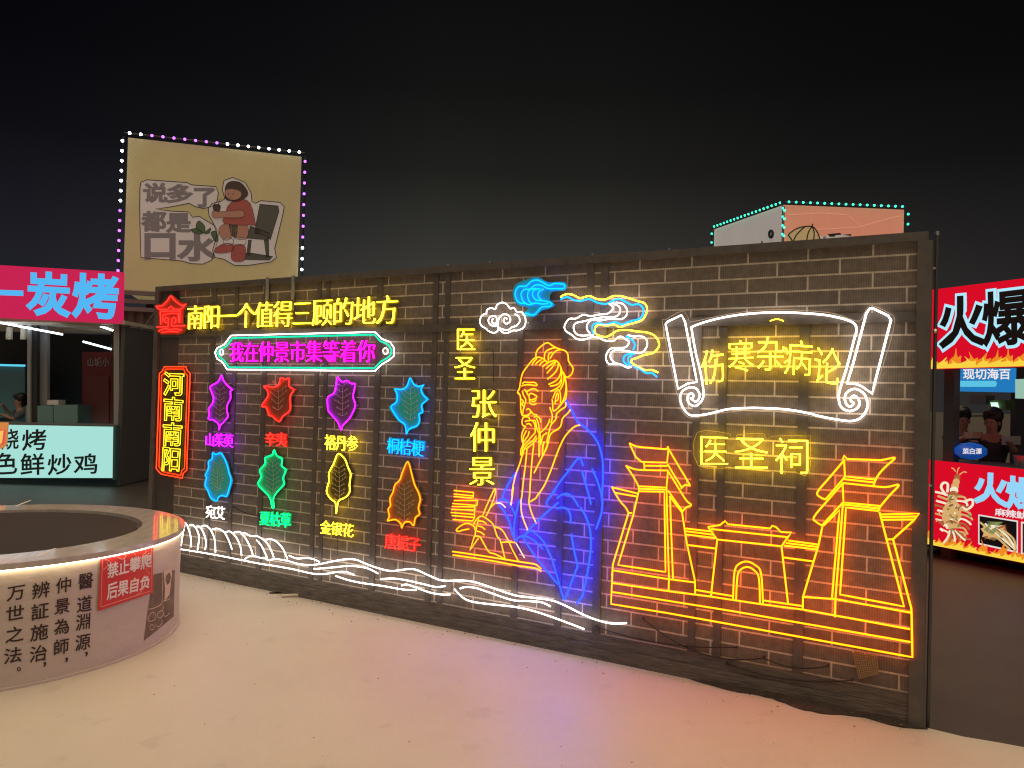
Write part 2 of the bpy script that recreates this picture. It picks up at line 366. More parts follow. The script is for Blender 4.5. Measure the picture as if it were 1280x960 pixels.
for i in range(5):                          # rear braces that hold the wall up
    b = MB(); u = L_U + .2 + i * 1.45; b.bar(wall_pt(u, 2.0, -.05), wall_pt(u, .02, -1.0), .02, STEEL, WU); b.bar(wall_pt(u, .02, -.03), wall_pt(u, .02, -1.0), .02, STEEL, WU); b.build('rear_brace', wall)
for x in (560, 612, 740, 836, 952, 1030): # bolts along the top rail
    u = wu(x, 330); b = MB(); b.cyl(wall_pt(u, H_W - .002, .0), .006, .018, STUD, 8); b.build('rail_bolt', wall)
# loose cables along the foot of the wall
def sag(p0, p1, d, n=14): return [Vector(p0).lerp(Vector(p1), i/n) - Vector((0, 0, d*4*(i/n)*(1-i/n))) for i in range(n+1)]
for (u0, z0, u1, z1, d, lb) in ((-1.45, .30, -.75, .2, .09, 'black cable sagging lowest along the wall foot under the amber arch'), (-.95, .13, -.3, .17, .04, 'short black cable along the base board at the near end of the wall'), (-.75, .2, -.42, .22, .03, 'short black cable just left of the tan netting scrap'), (-5.0, .62, -4.55, .60, .03, 'thin black cable between the white name and the green leaf'), (-1.75, .2, -.9, .23, .04, 'black cable drooping from the end of the white river to the amber arch')):
    mb = MB(); mb.tube(sag(wall_pt(u0, z0, .022), wall_pt(u1, z1, .022), d), .004, CABLE, WN, k=5)
    for p in (wall_pt(u0, z0, 0), wall_pt(u1, z1, 0)): mb.cyl(p, .005, .022, CABLE, 6, axis=WN)
    tag(mb.build('power_cable', None, True, wall_pt((u0+u1)/2, (z0+z1)/2, 0)), lb, 'cable', 'loose cables on the wall')
# torn scrap of printed mesh near the wall's near bottom corner
scrap_m = pmat('mesh_scrap_print', (.33, .24, .13), .8, noise=.2, nscale=60)
b = MB()
Q = quad_on(WALL, [(1066, 816), (1096, 820), (1098, 842), (1074, 848)], .026)
tl, tr, br, bl = Q
for i in range(11):
    k = i / 10; b.bar(tl.lerp(tr, k), bl.lerp(br, k), .0016, scrap_m, WN)
    b.bar(tl.lerp(bl, k), tr.lerp(br, k), .0016, scrap_m, WN)
b.prism([p - WN * .003 for p in Q], WN, .001, pmat('mesh_scrap_back', (.19, .14, .085), .9)); b.bar(Q[0], Q[0] - WN * .026, .003, scrap_m); b.bar(Q[1], Q[1] - WN * .026, .003, scrap_m)
tag(b.build('mesh_scrap', None, False, wall_pt(-.3, .35, .02)), 'torn scrap of tan netting stuck on the wall under the amber gate', 'netting')
# dirt heaped at the near bottom corner
dirt_m = pmat('dark_soil', (.035, .03, .026), .95, noise=.4, nscale=20, bump=.8, bscale=50)
b = MB(); vs, fs = [], []; nU, nV = 34, 4
for i in range(nU + 1):
    u = -1.15 + 1.20 * i / nU; fade = min(1, (nU - i) / 5, i / 6); wdt = .012 + fade * .02 + fade * .07 * (.5 + .5*math.sin(i*.42)) * min(1, i/16) + random.uniform(0, .015)
    for j in range(nV + 1):
        k = j / nV; vs.append(wall_pt(u, .004 + .028 * fade * (1 - k)**1.5 * (.6 + .4*random.random()) * (0 if j == nV else 1), .015 + wdt * k))
for i in range(nU):
    for j in range(nV): a_ = i*(nV+1) + j; fs.append((a_, a_+1, a_+nV+2, a_+nV+1))
b.add(vs, fs, dirt_m); o = b.build('soil'); o['kind'] = 'stuff'; o['label'] = 'dark soil heaped along the foot of the wall'

# ================================================================== neon signs
TUBE_OFF, PLATE_OFF, TUBE_K = .046, .034, .57
def r_at(p): return .0062
class Sign:
    def __init__(s, name, label, cat, anchor, group=None):
        q = WALL.hit(*anchor, 0); s.root = thing(name, label, cat, q, WALL_ROT, group)
        s.parts = {}; s.allpts = []
    def line(s, pts, m, part='neon_tube', r=.0062, smooth=True, closed=False, sub=4):
        one = part not in ('head_tube', 'beard_tube', 'ear_tube')
        mb = MB() if one else s.parts.setdefault((part, m.name), MB())
        px = smooth_line(pts, closed, sub) if smooth else dense(pts, closed, 12)
        P = [WALL.hit(x, y, TUBE_OFF) for x, y in px]; s.allpts += P
        mb.tube(P, r * TUBE_K, m, WN, closed)
        if one: mb.build(part, s.root, True)
    def lines(s, m, ls, **k):
        for l in ls: s.line(l, m, **k)
    def plate(s, pts, m, part='backing_plate', off=PLATE_OFF, smooth=True):
        mb = MB(); px = smooth_line(pts, True, 3) if smooth else pts
        P = [WALL.hit(x, y, off) for x, y in px]; mb.prism(P, WN, .003, m); mb.build(part, s.root); s.allpts += P
    def edge(s, pts, m):
        mb = MB(); mb.tube([WALL.hit(x, y, PLATE_OFF) for x, y in smooth_line(pts, True, 3)], .0016, m, WN, True, 4); mb.build('sheet_edge', s.root)
    def stud(s, x, y):
        mb = MB(); q = WALL.hit(x, y, 0); mb.cyl(q - WN*.002, .004, TUBE_OFF, STUD, 8, axis=WN); mb.build('standoff', s.root)
    def text(s, txt, quad, m, vertical=False, backing=True, gap=.04, offset=-.019, outline=0, part='neon_character', halo=.045, rots=None, slant=0):
        Q = quad_on(WALL, quad, TUBE_OFF); cs = cells(Q, len(txt), vertical, gap)
        bk = MB()
        for i, (ch, c) in enumerate(zip(txt, cs)):
            mb = MB(); put_glyph(mb, ch, c, m, WN, 0, offset, .028, outline, rots[i] if rots else 0, slant); mb.build(part, s.root); s.allpts += list(c)
            if backing: put_glyph(bk, ch, c, PLATE[id(m)], WN, -(TUBE_OFF - PLATE_OFF), halo, .008, 0, rots[i] if rots else 0, slant, raw=True)
        if backing: bk.build('backing_plate', s.root)
        for c in (cs[0], cs[-1]):
            mid = sum((Vector(q) for q in c), Vector()) / 4; st = MB(); st.cyl(mid - WN*(TUBE_OFF + .001), .004, TUBE_OFF - .004, STUD, 8, axis=WN); st.build('standoff', s.root)
    def cord(s, pts):
        mb = s.parts.setdefault(('power_cord', ''), MB()); mb.tube([WALL.hit(x, y, .018) for x, y in smooth_line(pts)], .0022, CABLE, WN, k=5)
    def done(s):
        if ('standoff', '') not in s.parts and s.allpts and not any(c.name.startswith('standoff') for c in s.root.children):
            us = sorted(s.allpts, key=lambda p: (p - WALL_R).dot(WU))
            for p in (us[0], us[len(us)//2], us[-1]): mb = MB(); mb.cyl(p - WN*((p - WALL_R).dot(WN) + .001), .004, (p - WALL_R).dot(WN), STUD, 8, axis=WN); mb.build('standoff', s.root)
        for (part, _), mb in s.parts.items(): mb.build(part, s.root, True)
        return s.root

# --- red house emblem
O = Crop(185, 350, 12)
s = Sign('emblem_sign', 'red neon pavilion emblem with upturned roof in the top left corner of the wall', 'neon sign', (213, 417))
s.lines(RED, [O((120,395),(210,385),(290,310),(340,240),(400,310),(500,380),(565,365)), O((120,395),(165,440),(230,445),(290,440)), O((375,440),(440,442),(490,435),(565,365))], r=.006)
s.lines(RED, [O((190,665),(185,475),(320,465),(480,465),(475,640)), O((220,625),(225,520),(340,500),(455,500),(460,640)), O((130,705),(300,700),(305,580)), O((358,580),(355,690),(550,685)), O((300,435),(340,392),(380,435))], smooth=False, r=.006)
s.lines(RED, [O((305,580),(270,560),(250,590),(255,635),(280,640)), O((358,580),(390,560),(415,590),(410,635),(390,640)), O((155,765),(250,730),(340,745),(400,730),(500,750)), O((200,790),(300,772),(460,775))], r=.006)
s.plate(O((85,390),(200,350),(345,205),(500,335),(600,345),(540,440),(530,640),(590,690),(560,790),(470,820),(190,820),(120,760),(150,680),(150,470)), PLATE[id(RED)], smooth=False); s.done()
# --- top slogan
s = Sign('slogan_sign', 'long yellow neon line of eleven characters along the top left of the wall', 'neon sign', (366, 409))
s.text('南阳一个值得三顾的地方', [(234, 382), (498.5, 368), (497.5, 405), (233.5, 412)], YEL, gap=.01); s.done()
# --- green and white plaque with pink text
Q, R = Crop(225, 360, 8), Crop(360, 360, 8)
s = Sign('plaque_sign', 'wide teal and white neon plaque framing pink characters below the yellow slogan', 'neon sign', (380, 464))
outer = R((870,440),(935,508),(1020,540),(1062,600),(1058,680),(1010,722),(940,762),(870,830)) + Q((470,815),(425,742),(370,708),(350,645),(372,600),(440,568),(510,475))
inner = R((864,466),(920,530),(1000,565),(1036,618),(1028,665),(1000,695),(925,738),(864,802)) + Q((488,793),(440,722),(395,690),(376,645),(395,615),(460,586),(526,501))
s.line(outer, WHI, smooth=False, closed=True, r=.0075); s.line(inner, TEA, smooth=False, closed=True, r=.011, part='inner_neon_tube')
ell = lambda c, cx, cy, rx, ry, n=14: c(*[(cx + rx*math.cos(2*math.pi*i/n), cy + ry*math.sin(2*math.pi*i/n)) for i in range(n)])
s.line(ell(Q, 415, 642, 18, 28), WHI, closed=True, part='ring_tube', r=.006); s.line(ell(R, 975, 630, 24, 30), WHI, closed=True, part='ring_tube', r=.006)
s.plate(outer, acrylic('plaque_acrylic', (.3, .25, .3), .10), smooth=False)
s.text('我在仲景市集等着你', [(287, 427.5), (469.5, 424.5), (469, 453), (286.5, 452.5)], PNK, gap=.02, halo=.02, offset=-.014); s.done()
# --- vertical place-name plaque
P = Crop(185, 450, 6)
s = Sign('place_name_sign', 'tall narrow plaque of outlined yellow characters in a red neon border', 'neon sign', (213, 596))
o1 = P((122,50),(285,50),(293,78),(316,100),(290,828),(264,850),(256,886),(100,856),(84,842),(62,815),(86,100),(108,82))
c_ = (sum(p[0] for p in o1)/12, sum(p[1] for p in o1)/12)
o2 = [(c_[0] + (x-c_[0])*.84, c_[1] + (y-c_[1])*.955) for x, y in o1]
s.line(o1, glow('scarlet_neon', (1, .03, .006), 3.2), closed=True, smooth=False, r=.0065, part='border_tube')
s.line(o2, glow('scarlet_neon', (1, .03, .006), 3.2), closed=True, smooth=False, r=.005, part='border_tube')
s.plate(o1, pmat('plaque_yellow_acrylic', (.06, .045, .008), .35, spec=.3), smooth=False)
for ch, q in zip('河南南阳', [[(205.5,465),(229.5,466),(229,494),(204.5,494)], [(205,496),(229,498),(228,526),(204,525)], [(204,528),(228,530),(226.5,557),(203,557)], [(203,558),(226.5,560),(224.5,589),(201.5,588)]]):
    Qd = quad_on(WALL, q, TUBE_OFF); mb = MB(); put_glyph(mb, ch, Qd, glow('lemon_neon', (1, .66, .02), 1.8), WN, 0, .012, .03, .014); mb.build('neon_character', s.root)
    mb = MB(); put_glyph(mb, ch, Qd, PLATE[id(YEL)], WN, -.006, .03, .008); mb.build('character_backing', s.root)
s.done()

# --- eight herb leaves, each with its own name sign
SA, SB, SC_, SD, SE = Crop(240, 460, 10.667), Crop(240, 460, 4), Crop(390, 460, 8), Crop(240, 530, 8), Crop(390, 555, 6.62)
leaves = [
 ('narrow purple neon leaf outline, topmost of the left column above the purple name', MAG, SA((395,95),(345,185),(245,245),(260,320),(287,400),(272,470),(220,545),(232,610),(218,682),(275,690),(335,728),(360,770),(360,825),(376,770),(430,710),(480,645),(465,570),(475,480),(513,410),(512,310),(535,292),(470,230),(415,160)), 3),
 ('red jagged maple-like neon leaf outline in the upper row above the red name', RED, SB((360,90),(410,95),(435,80),(443,50),(465,57),(485,52),(485,90),(508,110),(490,145),(490,210),(455,240),(435,268),(400,240),(385,235),(370,195),(348,190),(380,140),(375,110)), 1),
 ('purple neon leaf outline with three points on top, above the yellow name', MAG, SC_((255,90),(240,170),(220,250),(160,290),(155,360),(165,430),(210,485),(260,545),(290,620),(310,570),(360,520),(400,460),(432,370),(410,290),(420,230),(430,160),(390,155),(345,125),(310,142),(275,117)), 2),
 ('bright cyan spiky neon leaf filled with blue glow, rightmost of the upper row', CYA, SC_((980,100),(950,180),(900,215),(830,210),(850,260),(845,340),(790,385),(820,450),(870,520),(930,570),(945,660),(970,610),(1050,575),(1075,520),(1070,460),(1105,440),(1095,370),(1150,315),(1110,270),(1090,210),(1115,172),(1060,185),(1015,160)), 3),
 ('oval blue neon leaf with toothed edge above the small white name', CYA, SD((205,290),(240,305),(285,290),(320,340),(350,410),(370,490),(390,560),(375,630),(345,720),(300,715),(265,730),(245,770),(190,740),(160,670),(130,610),(145,540),(135,510),(165,440),(165,375),(200,350)), 5),
 ('green neon leaf with stalk and toothed edge above the green name', GRN, SD((820,260),(800,310),(730,340),(730,400),(680,460),(692,530),(660,600),(720,670),(780,740),(800,830),(820,830),(815,740),(860,670),(920,600),(910,540),(937,460),(895,420),(900,350),(850,320)), 4),
 ('yellow neon leaf with short stalk, between two yellow names', YEL, SE((210,85),(240,90),(275,130),(300,200),(320,250),(310,330),(310,400),(270,445),(225,465),(210,510),(200,575),(195,490),(150,450),(120,390),(140,310),(140,240),(180,160)), 4),
 ('pointed orange neon leaf with three spikes below, above the red name', ORA, SE((785,150),(750,230),(725,300),(685,340),(670,400),(645,450),(650,510),(630,540),(640,600),(625,635),(690,625),(735,660),(742,695),(765,650),(810,645),(840,675),(855,610),(890,580),(880,530),(895,460),(880,400),(850,340),(825,250),(805,170)), 4)]
etch_m = pmat('etched_line', (.62, .55, .5), .6)
for label, m, pts, dens in leaves:
    xs, ys = [p[0] for p in pts], [p[1] for p in pts]; cx, cy = sum(xs)/len(xs), sum(ys)/len(ys)
    s = Sign('leaf_sign', label, 'neon sign', (cx, max(ys)), 'herb leaf signs on the left half of the wall')
    s.line(pts, m, closed=True, sub=3, r=.0072)
    s.plate([(cx + (x-cx)*1.12, cy + (y-cy)*1.06) for x, y in pts], PLATE[id(m)])
    e = MB(); h, wd = max(ys)-min(ys), max(xs)-min(xs)
    top_, bot = (cx, cy - h*.26), (cx + .3, cy + h*.3)
    P2 = lambda pp: [WALL.hit(x, y, PLATE_OFF + .0018) for x, y in smooth_line(pp)]
    e.tube(P2([top_, (cx + wd*.02, cy), bot]), .0013, etch_m, WN, k=4)
    for i in range(4 + dens):
        k = i / (3 + dens); y = top_[1] + (bot[1]-top_[1])*k
        for sg in (-1, 1):
            l = wd * (.12 + .14*math.sin(math.pi*(.15+.8*k))) * random.uniform(.75, 1.2); dx, dy = sg*l, -l*random.uniform(.5, .9)
            e.tube(P2([(cx, y), (cx + dx*.5, y + dy*.35), (cx + dx, y + dy)]), .001, etch_m, WN, k=4)
            e.tube(P2([(cx + dx*.5, y + dy*.35), (cx + dx*.55, y + dy*.9)]), .0009, etch_m, WN, k=4)
            e.tube(P2([(cx + dx + 1.2*math.cos(a*1.26), y + dy + 1.2*math.sin(a*1.26)) for a in range(5)]), .0009, etch_m, WN, k=4)
    e.build('etched_drawing', s.root); s.done()
names = [('山茱萸', MAG, [(256.5,541),(291.5,542.5),(291.5,559.5),(256.5,557.5)], 'purple neon name of three characters, topmost of the left column of names'),
 ('辛夷', RED, [(331,540.5),(358.5,541),(358.5,558.5),(331,557)], 'red neon name of two characters under the red leaf'),
 ('裕丹参', YEL, [(406,543),(447.5,545),(447.5,564.5),(406,562)], 'yellow neon name of three characters under the three-pointed purple leaf'),
 ('桐桔梗', CYA, [(484,547),(530.5,551),(529.5,571),(483.5,566.5)], 'cyan neon name of three characters under the spiky cyan leaf'),
 ('宛艾', WHI, [(257.5,631),(281.5,633.5),(281,650),(257,647)], 'small white neon name of two characters under the oval blue leaf'),
 ('夏枯草', GRN, [(324.5,639),(363.5,641.5),(363,660),(324,656)], 'green neon name of three characters under the green leaf'),
 ('金银花', YEL, [(400.5,650),(442.5,655.5),(441.5,672),(400,667)], 'yellow neon name of three characters under the yellow leaf'),
 ('唐栀子', RED, [(481.5,666),(525.5,672.5),(525.5,690),(481,685.5)], 'red neon name of three characters under the orange leaf')]
for txt, m, q, label in names:
    s = Sign('herb_name_sign', label, 'neon sign', ((q[3][0]+q[2][0])/2, (q[3][1]+q[2][1])/2), 'herb name signs on the left half of the wall')
    s.text(txt, q, m, gap=.01, offset=-.014, halo=.05)
    mx, my = (q[2][0]+q[3][0])/2 + 1, (q[2][1]+q[3][1])/2
    if txt in ('金银花', '唐栀子'): s.cord([(mx, my), (mx + .5, my + 12), (mx - .3, my + 26)])
    s.done()
# --- vertical name of the scholar: two signs
def chars_px(s, items, m, halo=.045, backing=True, offset=-.015):
    bk = MB()
    for ch, q, rt in items:
        c = quad_on(WALL, q, TUBE_OFF); mb = MB(); put_glyph(mb, ch, c, m, WN, 0, offset, .025, 0, rt); mb.build('neon_character', s.root)
        if backing: put_glyph(bk, ch, c, PLATE[id(m)], WN, -.012, halo, .008, 0, rt, raw=True)
        mid = sum(c, Vector())/4; st = MB(); st.cyl(mid - WN*(TUBE_OFF + .001), .004, TUBE_OFF - .004, STUD, 8, axis=WN); st.build('standoff', s.root)
    if backing: bk.build('backing_plate', s.root)
s = Sign('title_sign', 'two yellow neon characters stacked left of the small white cloud', 'neon sign', (581, 476))
chars_px(s, [('医', rectq(570, 409, 594, 439), 0), ('圣', rectq(568, 444, 594, 475.5), 0)], YEL)
s.cord([(600, 440), (613, 436), (617, 445), (617, 478)]); s.done()
s = Sign('surname_sign', 'three yellow neon characters in a column left of the bearded scholar', 'neon sign', (603, 606))
chars_px(s, [('张', rectq(588, 486, 620.5, 522.5), 0), ('仲', rectq(588, 527, 618.5, 565), 0), ('景', rectq(586, 570, 619, 607), 0)], YEL); s.done()

# --- clouds
G, H = Crop(590, 335, 8), Crop(690, 355, 8)
s = Sign('cloud_sign', 'small white neon cloud with two spirals left of the blue cloud', 'neon sign', (629, 416))
s.lines(WHI, [G((265,565),(225,580),(180,565),(163,520),(190,485),(235,485),(250,520),(235,555),(205,550),(198,525),(215,508)),
 G((145,460),(105,470),(80,520),(92,575),(140,605),(165,630),(215,648),(255,630),(262,570),(270,500),(318,460),(365,475),(385,520),(365,550),(335,555),(315,525),(330,500),(352,508)),
 G((145,460),(150,420),(190,400),(235,410),(250,370),(300,345),(350,365),(380,405),(420,400),(450,440),(500,445),(530,490),(535,550),(510,600),(450,625),(410,625),(350,650),(300,640),(268,600)),
 G((430,460),(470,490),(475,540),(440,580),(400,590),(360,620),(300,612),(270,598))], r=.0066)
s.plate(G((60,520),(120,440),(220,380),(300,320),(400,370),(520,430),(560,510),(540,620),(420,650),(320,670),(190,660),(90,600)), acrylic('clear_acrylic', (.3, .26, .25), .04)); s.done()
s = Sign('cloud_sign', 'sky blue neon cloud with nested curls high above the scholar', 'neon sign', (668, 394))
s.lines(CYA, [G((530,355),(470,345),(435,290),(435,230),(470,185),(540,180),(590,135),(650,120),(710,145),(770,175),(830,155),(920,165),(915,205),(850,205),(760,205),(700,175),(630,170),(580,210),(520,215),(490,260),(510,330),(560,365),(600,360),(640,350),(700,360),(760,355)),
 G((640,205),(580,215),(555,265),(570,330),(610,360)), G((680,205),(620,220),(605,270),(640,320),(700,325),(770,340),(800,360),(770,385),(700,390),(650,440),(610,470),(530,450)), G((715,210),(670,235),(660,280),(690,320))], r=.0072)
s.plate(G((410,290),(430,170),(560,110),(660,90),(760,140),(930,140),(930,220),(800,240),(780,320),(830,370),(760,410),(690,430),(620,490),(510,470),(560,400),(460,370)), PLATE[id(CYA)]); s.done()
s = Sign('cloud_ribbon_sign', 'winding cloud ribbon of yellow, cyan and white neon left of the scroll', 'neon sign', (770, 472))
s.lines(YEL, [H((85,130),(130,105),(200,105),(280,140),(370,120),(450,150),(530,155),(600,125),(680,120),(760,140),(850,170),(920,190),(950,240),(940,300),(900,360),(820,390),(740,410),(680,430),(620,405),(550,415),(460,410),(428,450),(440,500),(530,530),(600,500),(660,465),(760,460),(850,475),(950,485),(1030,520),(1070,590),(1060,640),(1010,690),(920,710),(850,740),(800,755),(800,790),(870,830),(930,860),(1000,860),(1060,885))], r=.0074)
s.lines(CYA, [H((85,155),(150,130),(220,160),(290,170),(370,150),(450,185),(540,200),(600,170),(670,150),(740,180),(800,210),(860,200),(910,240),(910,300),(870,350),(790,370),(700,405),(630,380),(540,405),(460,390),(410,410),(400,460),(420,500)), H((740,520),(800,560),(830,610),(810,660)), H((830,700),(760,700),(720,730),(718,775),(760,815)), H((800,715),(765,735),(765,780),(790,815)), H((820,830),(880,850),(940,890),(1000,890),(1050,930))], r=.0085, part='cyan_neon_tube')
s.lines(WHI, [H((570,195),(610,240),(560,295),(470,305),(390,320),(310,310),(240,345),(170,350),(125,420),(140,470),(200,510),(250,550),(320,555),(400,530),(460,535),(530,565),(610,570),(650,540),(690,525),(740,555),(770,580),(740,630),(660,640),(590,645),(550,690),(540,750),(570,800),(640,795),(690,805),(750,835),(790,830)),
 H((600,190),(670,225),(680,280),(640,325),(540,330),(420,345),(330,370),(240,390),(215,430),(235,490),(290,515),(410,510)), H((640,185),(710,200),(750,260),(740,320),(690,350),(570,350),(480,365),(400,360),(355,400),(350,450),(380,495)), H((760,510),(820,525),(880,520),(940,550),(950,620),(900,685),(830,685),(750,670),(640,660),(590,690),(590,750),(640,795))], r=.0068, part='white_neon_tube')
s.done()

# --- the scholar
A, B, C3, D, E, F_ = Crop(630,420,10.667), Crop(630,480,10.667), Crop(620,500,8), Crop(550,590,8), Crop(630,600,8), Crop(660,660,9.143)
s = Sign('scholar_sign', 'large neon drawing of a bearded scholar in a blue robe writing with a brush', 'neon sign', (715, 752))
hr = dict(r=.0062, part='head_tube')
s.lines(AMB, [A((425,285),(430,220),(470,160),(570,90),(640,125),(690,155),(760,180),(810,195),(850,240),(860,330),(890,380),(920,430),(910,490),(880,530),(840,550),(810,525),(790,480)),
 A((690,155),(640,165),(580,190),(545,230),(540,310),(570,345)), A((640,215),(600,240),(590,290),(595,330)), A((760,180),(700,195),(650,240),(615,300)),
 A((425,285),(460,283),(510,295),(550,325),(580,350),(640,335),(680,325),(720,350),(755,410),(775,470),(800,530)),
 A((425,285),(380,320),(330,380),(270,460),(240,520),(222,600),(205,700),(180,750),(215,790)),
 A((440,300),(400,340),(372,388)), A((500,315),(450,345),(418,382)), A((540,330),(500,355),(470,392)), A((600,350),(550,380),(515,410)), A((680,340),(620,385),(560,435)), A((690,345),(640,420),(572,495)), A((725,360),(715,430),(670,500),(580,575)), A((755,410),(755,500),(700,590),(595,645)), A((770,560),(740,620),(690,655),(615,668)), A((770,610),(730,680),(620,740)),
 A((775,470),(765,540),(770,620)), A((800,530),(795,620),(750,715)), A((800,540),(825,620),(825,720),(800,830),(760,905),(720,955)), A((810,525),(830,640),(835,760),(825,830)),
 A((235,665),(300,650),(380,655),(440,660),(410,620),(330,620),(270,615),(245,640)), A((275,710),(300,740),(370,705),(420,710),(455,740)), A((300,745),(330,800),(345,770),(380,770),(440,810),(390,845),(345,850),(335,810)), A((340,850),(350,900),(400,915),(430,900)), A((430,850),(400,875),(370,870)),
 A((245,730),(260,790),(290,850),(280,900),(265,960)), A((230,840),(260,880),(235,905),(262,935)),
 B((180,110),(215,150),(222,250),(225,350),(240,410),(260,420),(330,415)), B((275,280),(255,350),(250,400)), B((300,345),(320,330),(350,350),(350,390),(320,405)), B((350,350),(390,400),(440,415),(400,445)), B((440,435),(475,455),(490,510))], **hr)
s.lines(AMB, [B((260,440),(240,490),(250,550),(290,565)), B((260,440),(320,440),(350,480)), B((280,500),(320,490),(380,490),(420,560)), B((300,535),(340,530),(365,560)),
 B((390,480),(420,500),(440,600),(470,660)), B((430,455),(460,530),(470,600),(480,660)), B((410,520),(415,600),(415,650)), B((290,565),(250,630),(235,700),(245,770),(265,800)), B((300,620),(265,690),(250,760)), B((335,630),(320,690),(270,760),(245,830),(225,880),(222,950)), B((415,650),(370,700),(320,760),(260,830),(235,950)), B((430,690),(380,760),(310,810),(270,870),(250,950)), B((440,720),(400,780),(340,830),(290,870)),
 B((470,660),(465,760),(470,950)), B((480,660),(485,740),(490,810))], r=.006, part='beard_tube')
s.lines(AMB, [B((610,310),(640,400),(640,470),(625,520)), B((610,465),(590,530),(540,600),(480,650)), B((640,205),(650,260),(650,330),(665,360),(720,320),(780,250),(830,190)), B((650,190),(680,120),(710,80),(740,90),(755,180),(750,250)), B((680,270),(690,180),(715,120),(725,190),(700,230))], r=.006, part='ear_tube')
s.lines(AMB, [B((820,245),(820,300),(750,350),(700,400),(690,470),(630,540),(600,640),(570,770)), B((885,340),(850,390),(780,460),(760,550),(720,600),(650,640),(610,690),(590,780),(550,880),(525,950)), B((575,650),(520,690),(500,760),(485,810)), B((540,770),(520,830),(515,950)),
 C3((510,420),(510,470),(460,570),(380,730)), C3((475,420),(465,480),(465,570)), C3((430,400),(430,570)),
 C3((265,540),(240,630),(200,740),(170,860),(158,960)) + D((735,150),(710,330)), C3((310,490),(295,640),(275,800),(258,960)) + D((810,300),(815,400),(840,490),(880,585)), C3((378,440),(360,600),(345,800),(335,960)) + D((890,310),(920,420),(965,515)),
 C3((840,250),(780,270),(700,350),(650,440),(600,560),(550,700),(480,860),(410,960)) + D((960,260),(905,295))], r=.0066, part='collar_tube')
s.lines(BLU, [C3((700,5),(740,70),(780,150),(830,230),(900,280),(960,340),(1020,430),(1055,540),(1070,660),(1068,800),(1062,960)) + E((985,240),(970,350),(920,490)), C3((545,960),(640,820),(740,690),(810,595),(840,585),(860,620),(870,660)), C3((860,710),(890,820),(930,960)) + E((870,245)), C3((960,690),(1010,800),(1055,940)) + E((970,120),(985,240)), C3((200,730),(130,830),(75,940)) + D((630,230),(625,260)),
 D((580,290),(640,270),(690,310),(740,400),(752,440)), D((590,330),(640,390),(690,490),(720,600),(735,650)), D((795,280),(770,380),(745,500),(740,620),(752,690)), C3((545,960)) + E((510,110),(430,215),(435,270)),
 E((530,185),(570,150),(640,140),(700,190),(745,265)), E((545,225),(420,330),(260,485),(215,540),(200,560)), E((530,285),(590,275),(640,300),(665,360),(665,435)), E((765,275),(820,370),(860,500),(870,640)) + F_((705,350),(670,560),(630,750),(600,810),(555,860)),
 E((120,610),(150,570),(200,560),(250,575),(320,620),(385,690)), E((215,545),(260,510),(310,530),(390,610)) + F_((190,180),(270,350),(340,580),(410,820)), F_((410,820),(450,740),(550,480),(565,430),(530,270),(495,70)), E((185,565),(200,590),(270,700),(380,850)) + F_((180,450),(340,640))], r=.0102, part='robe_tube')
s.lines(AMB, [D((430,430),(470,330),(540,180),(555,185),(540,260),(500,360),(460,440)), D((500,360),(550,310))], part='brush_tube')
s.lines(AMB, [D((290,570),(230,580),(180,595),(165,575),(220,530),(280,515),(340,545),(350,580)), D((335,525),(360,480),(400,445),(440,450),(520,510),(545,560),(570,640),(605,690),(650,870)), D((390,490),(430,495),(465,520)), D((385,540),(420,550),(450,575)), D((370,590),(410,605),(445,630)), D((385,470),(360,580),(350,640)), D((350,640),(400,650),(440,720),(490,800),(550,820),(650,870)), D((555,550),(620,580),(680,680),(730,790),(785,890)), D((605,705),(680,700),(750,705))], part='hand_tube')
s.lines(AMB, [D((345,640),(300,780),(385,660))], smooth=False, part='brush_tube')
s.lines(glow('peach_neon', (1, .45, .25), 2), [D((560,310),(610,315),(655,355)), D((760,710),(845,860))], part='cuff_tube')
s.lines(AMB, [D((140,185),(335,205)), D((140,220),(335,240)), D((140,245),(320,260)), D((140,285),(375,285)), D((125,315),(370,335)), D((120,345),(350,350)), D((115,375),(345,380)), D((110,405),(345,425)), D((120,435),(345,455)), D((130,475),(325,490)), D((335,205),(330,260)), D((375,285),(370,335)), D((345,350),(345,455),(325,490))], smooth=False, part='bamboo_book_tube')
s.lines(AMB, [D((125,795),(400,835)) + E((140,815),(300,840),(345,865),(370,890)), D((130,830),(500,885)) + E((130,855),(300,880),(345,895),(370,915))], r=.0072, part='table_tube')
s.done()

# --- scroll with book title
I, J2, J3 = Crop(820,375,4), Crop(820,440,8), Crop(1000,440,8)
s = Sign('scroll_sign', 'large white neon scroll outline with curled ends around five yellow characters', 'neon sign', (970, 523))
s.line(I((110,445),(80,290),(48,120),(58,108),(128,75),(145,110),(205,410),(160,417)), WHI, closed=True, smooth=False, r=.0085)
s.line(I((955,418),(985,320),(1052,65),(1070,42),(1085,42),(1160,78),(1175,100),(1080,468),(1030,432),(1000,420)), WHI, closed=True, smooth=False, r=.0085)
s.line(J2((350,462),(372,452),(370,422),(345,415),(318,440),(318,490),(345,525),(390,540),(440,510),(472,450),(472,370),(440,180),(400,20)) + I((180,155),(185,132),(300,95),(450,70),(620,62),(800,70),(900,85),(980,110),(1003,145),(990,200)) + J3((460,180),(395,390),(390,490),(420,560),(490,590),(560,570),(595,520),(580,465),(540,437),(508,460),(510,490),(540,512)), WHI, r=.0085)
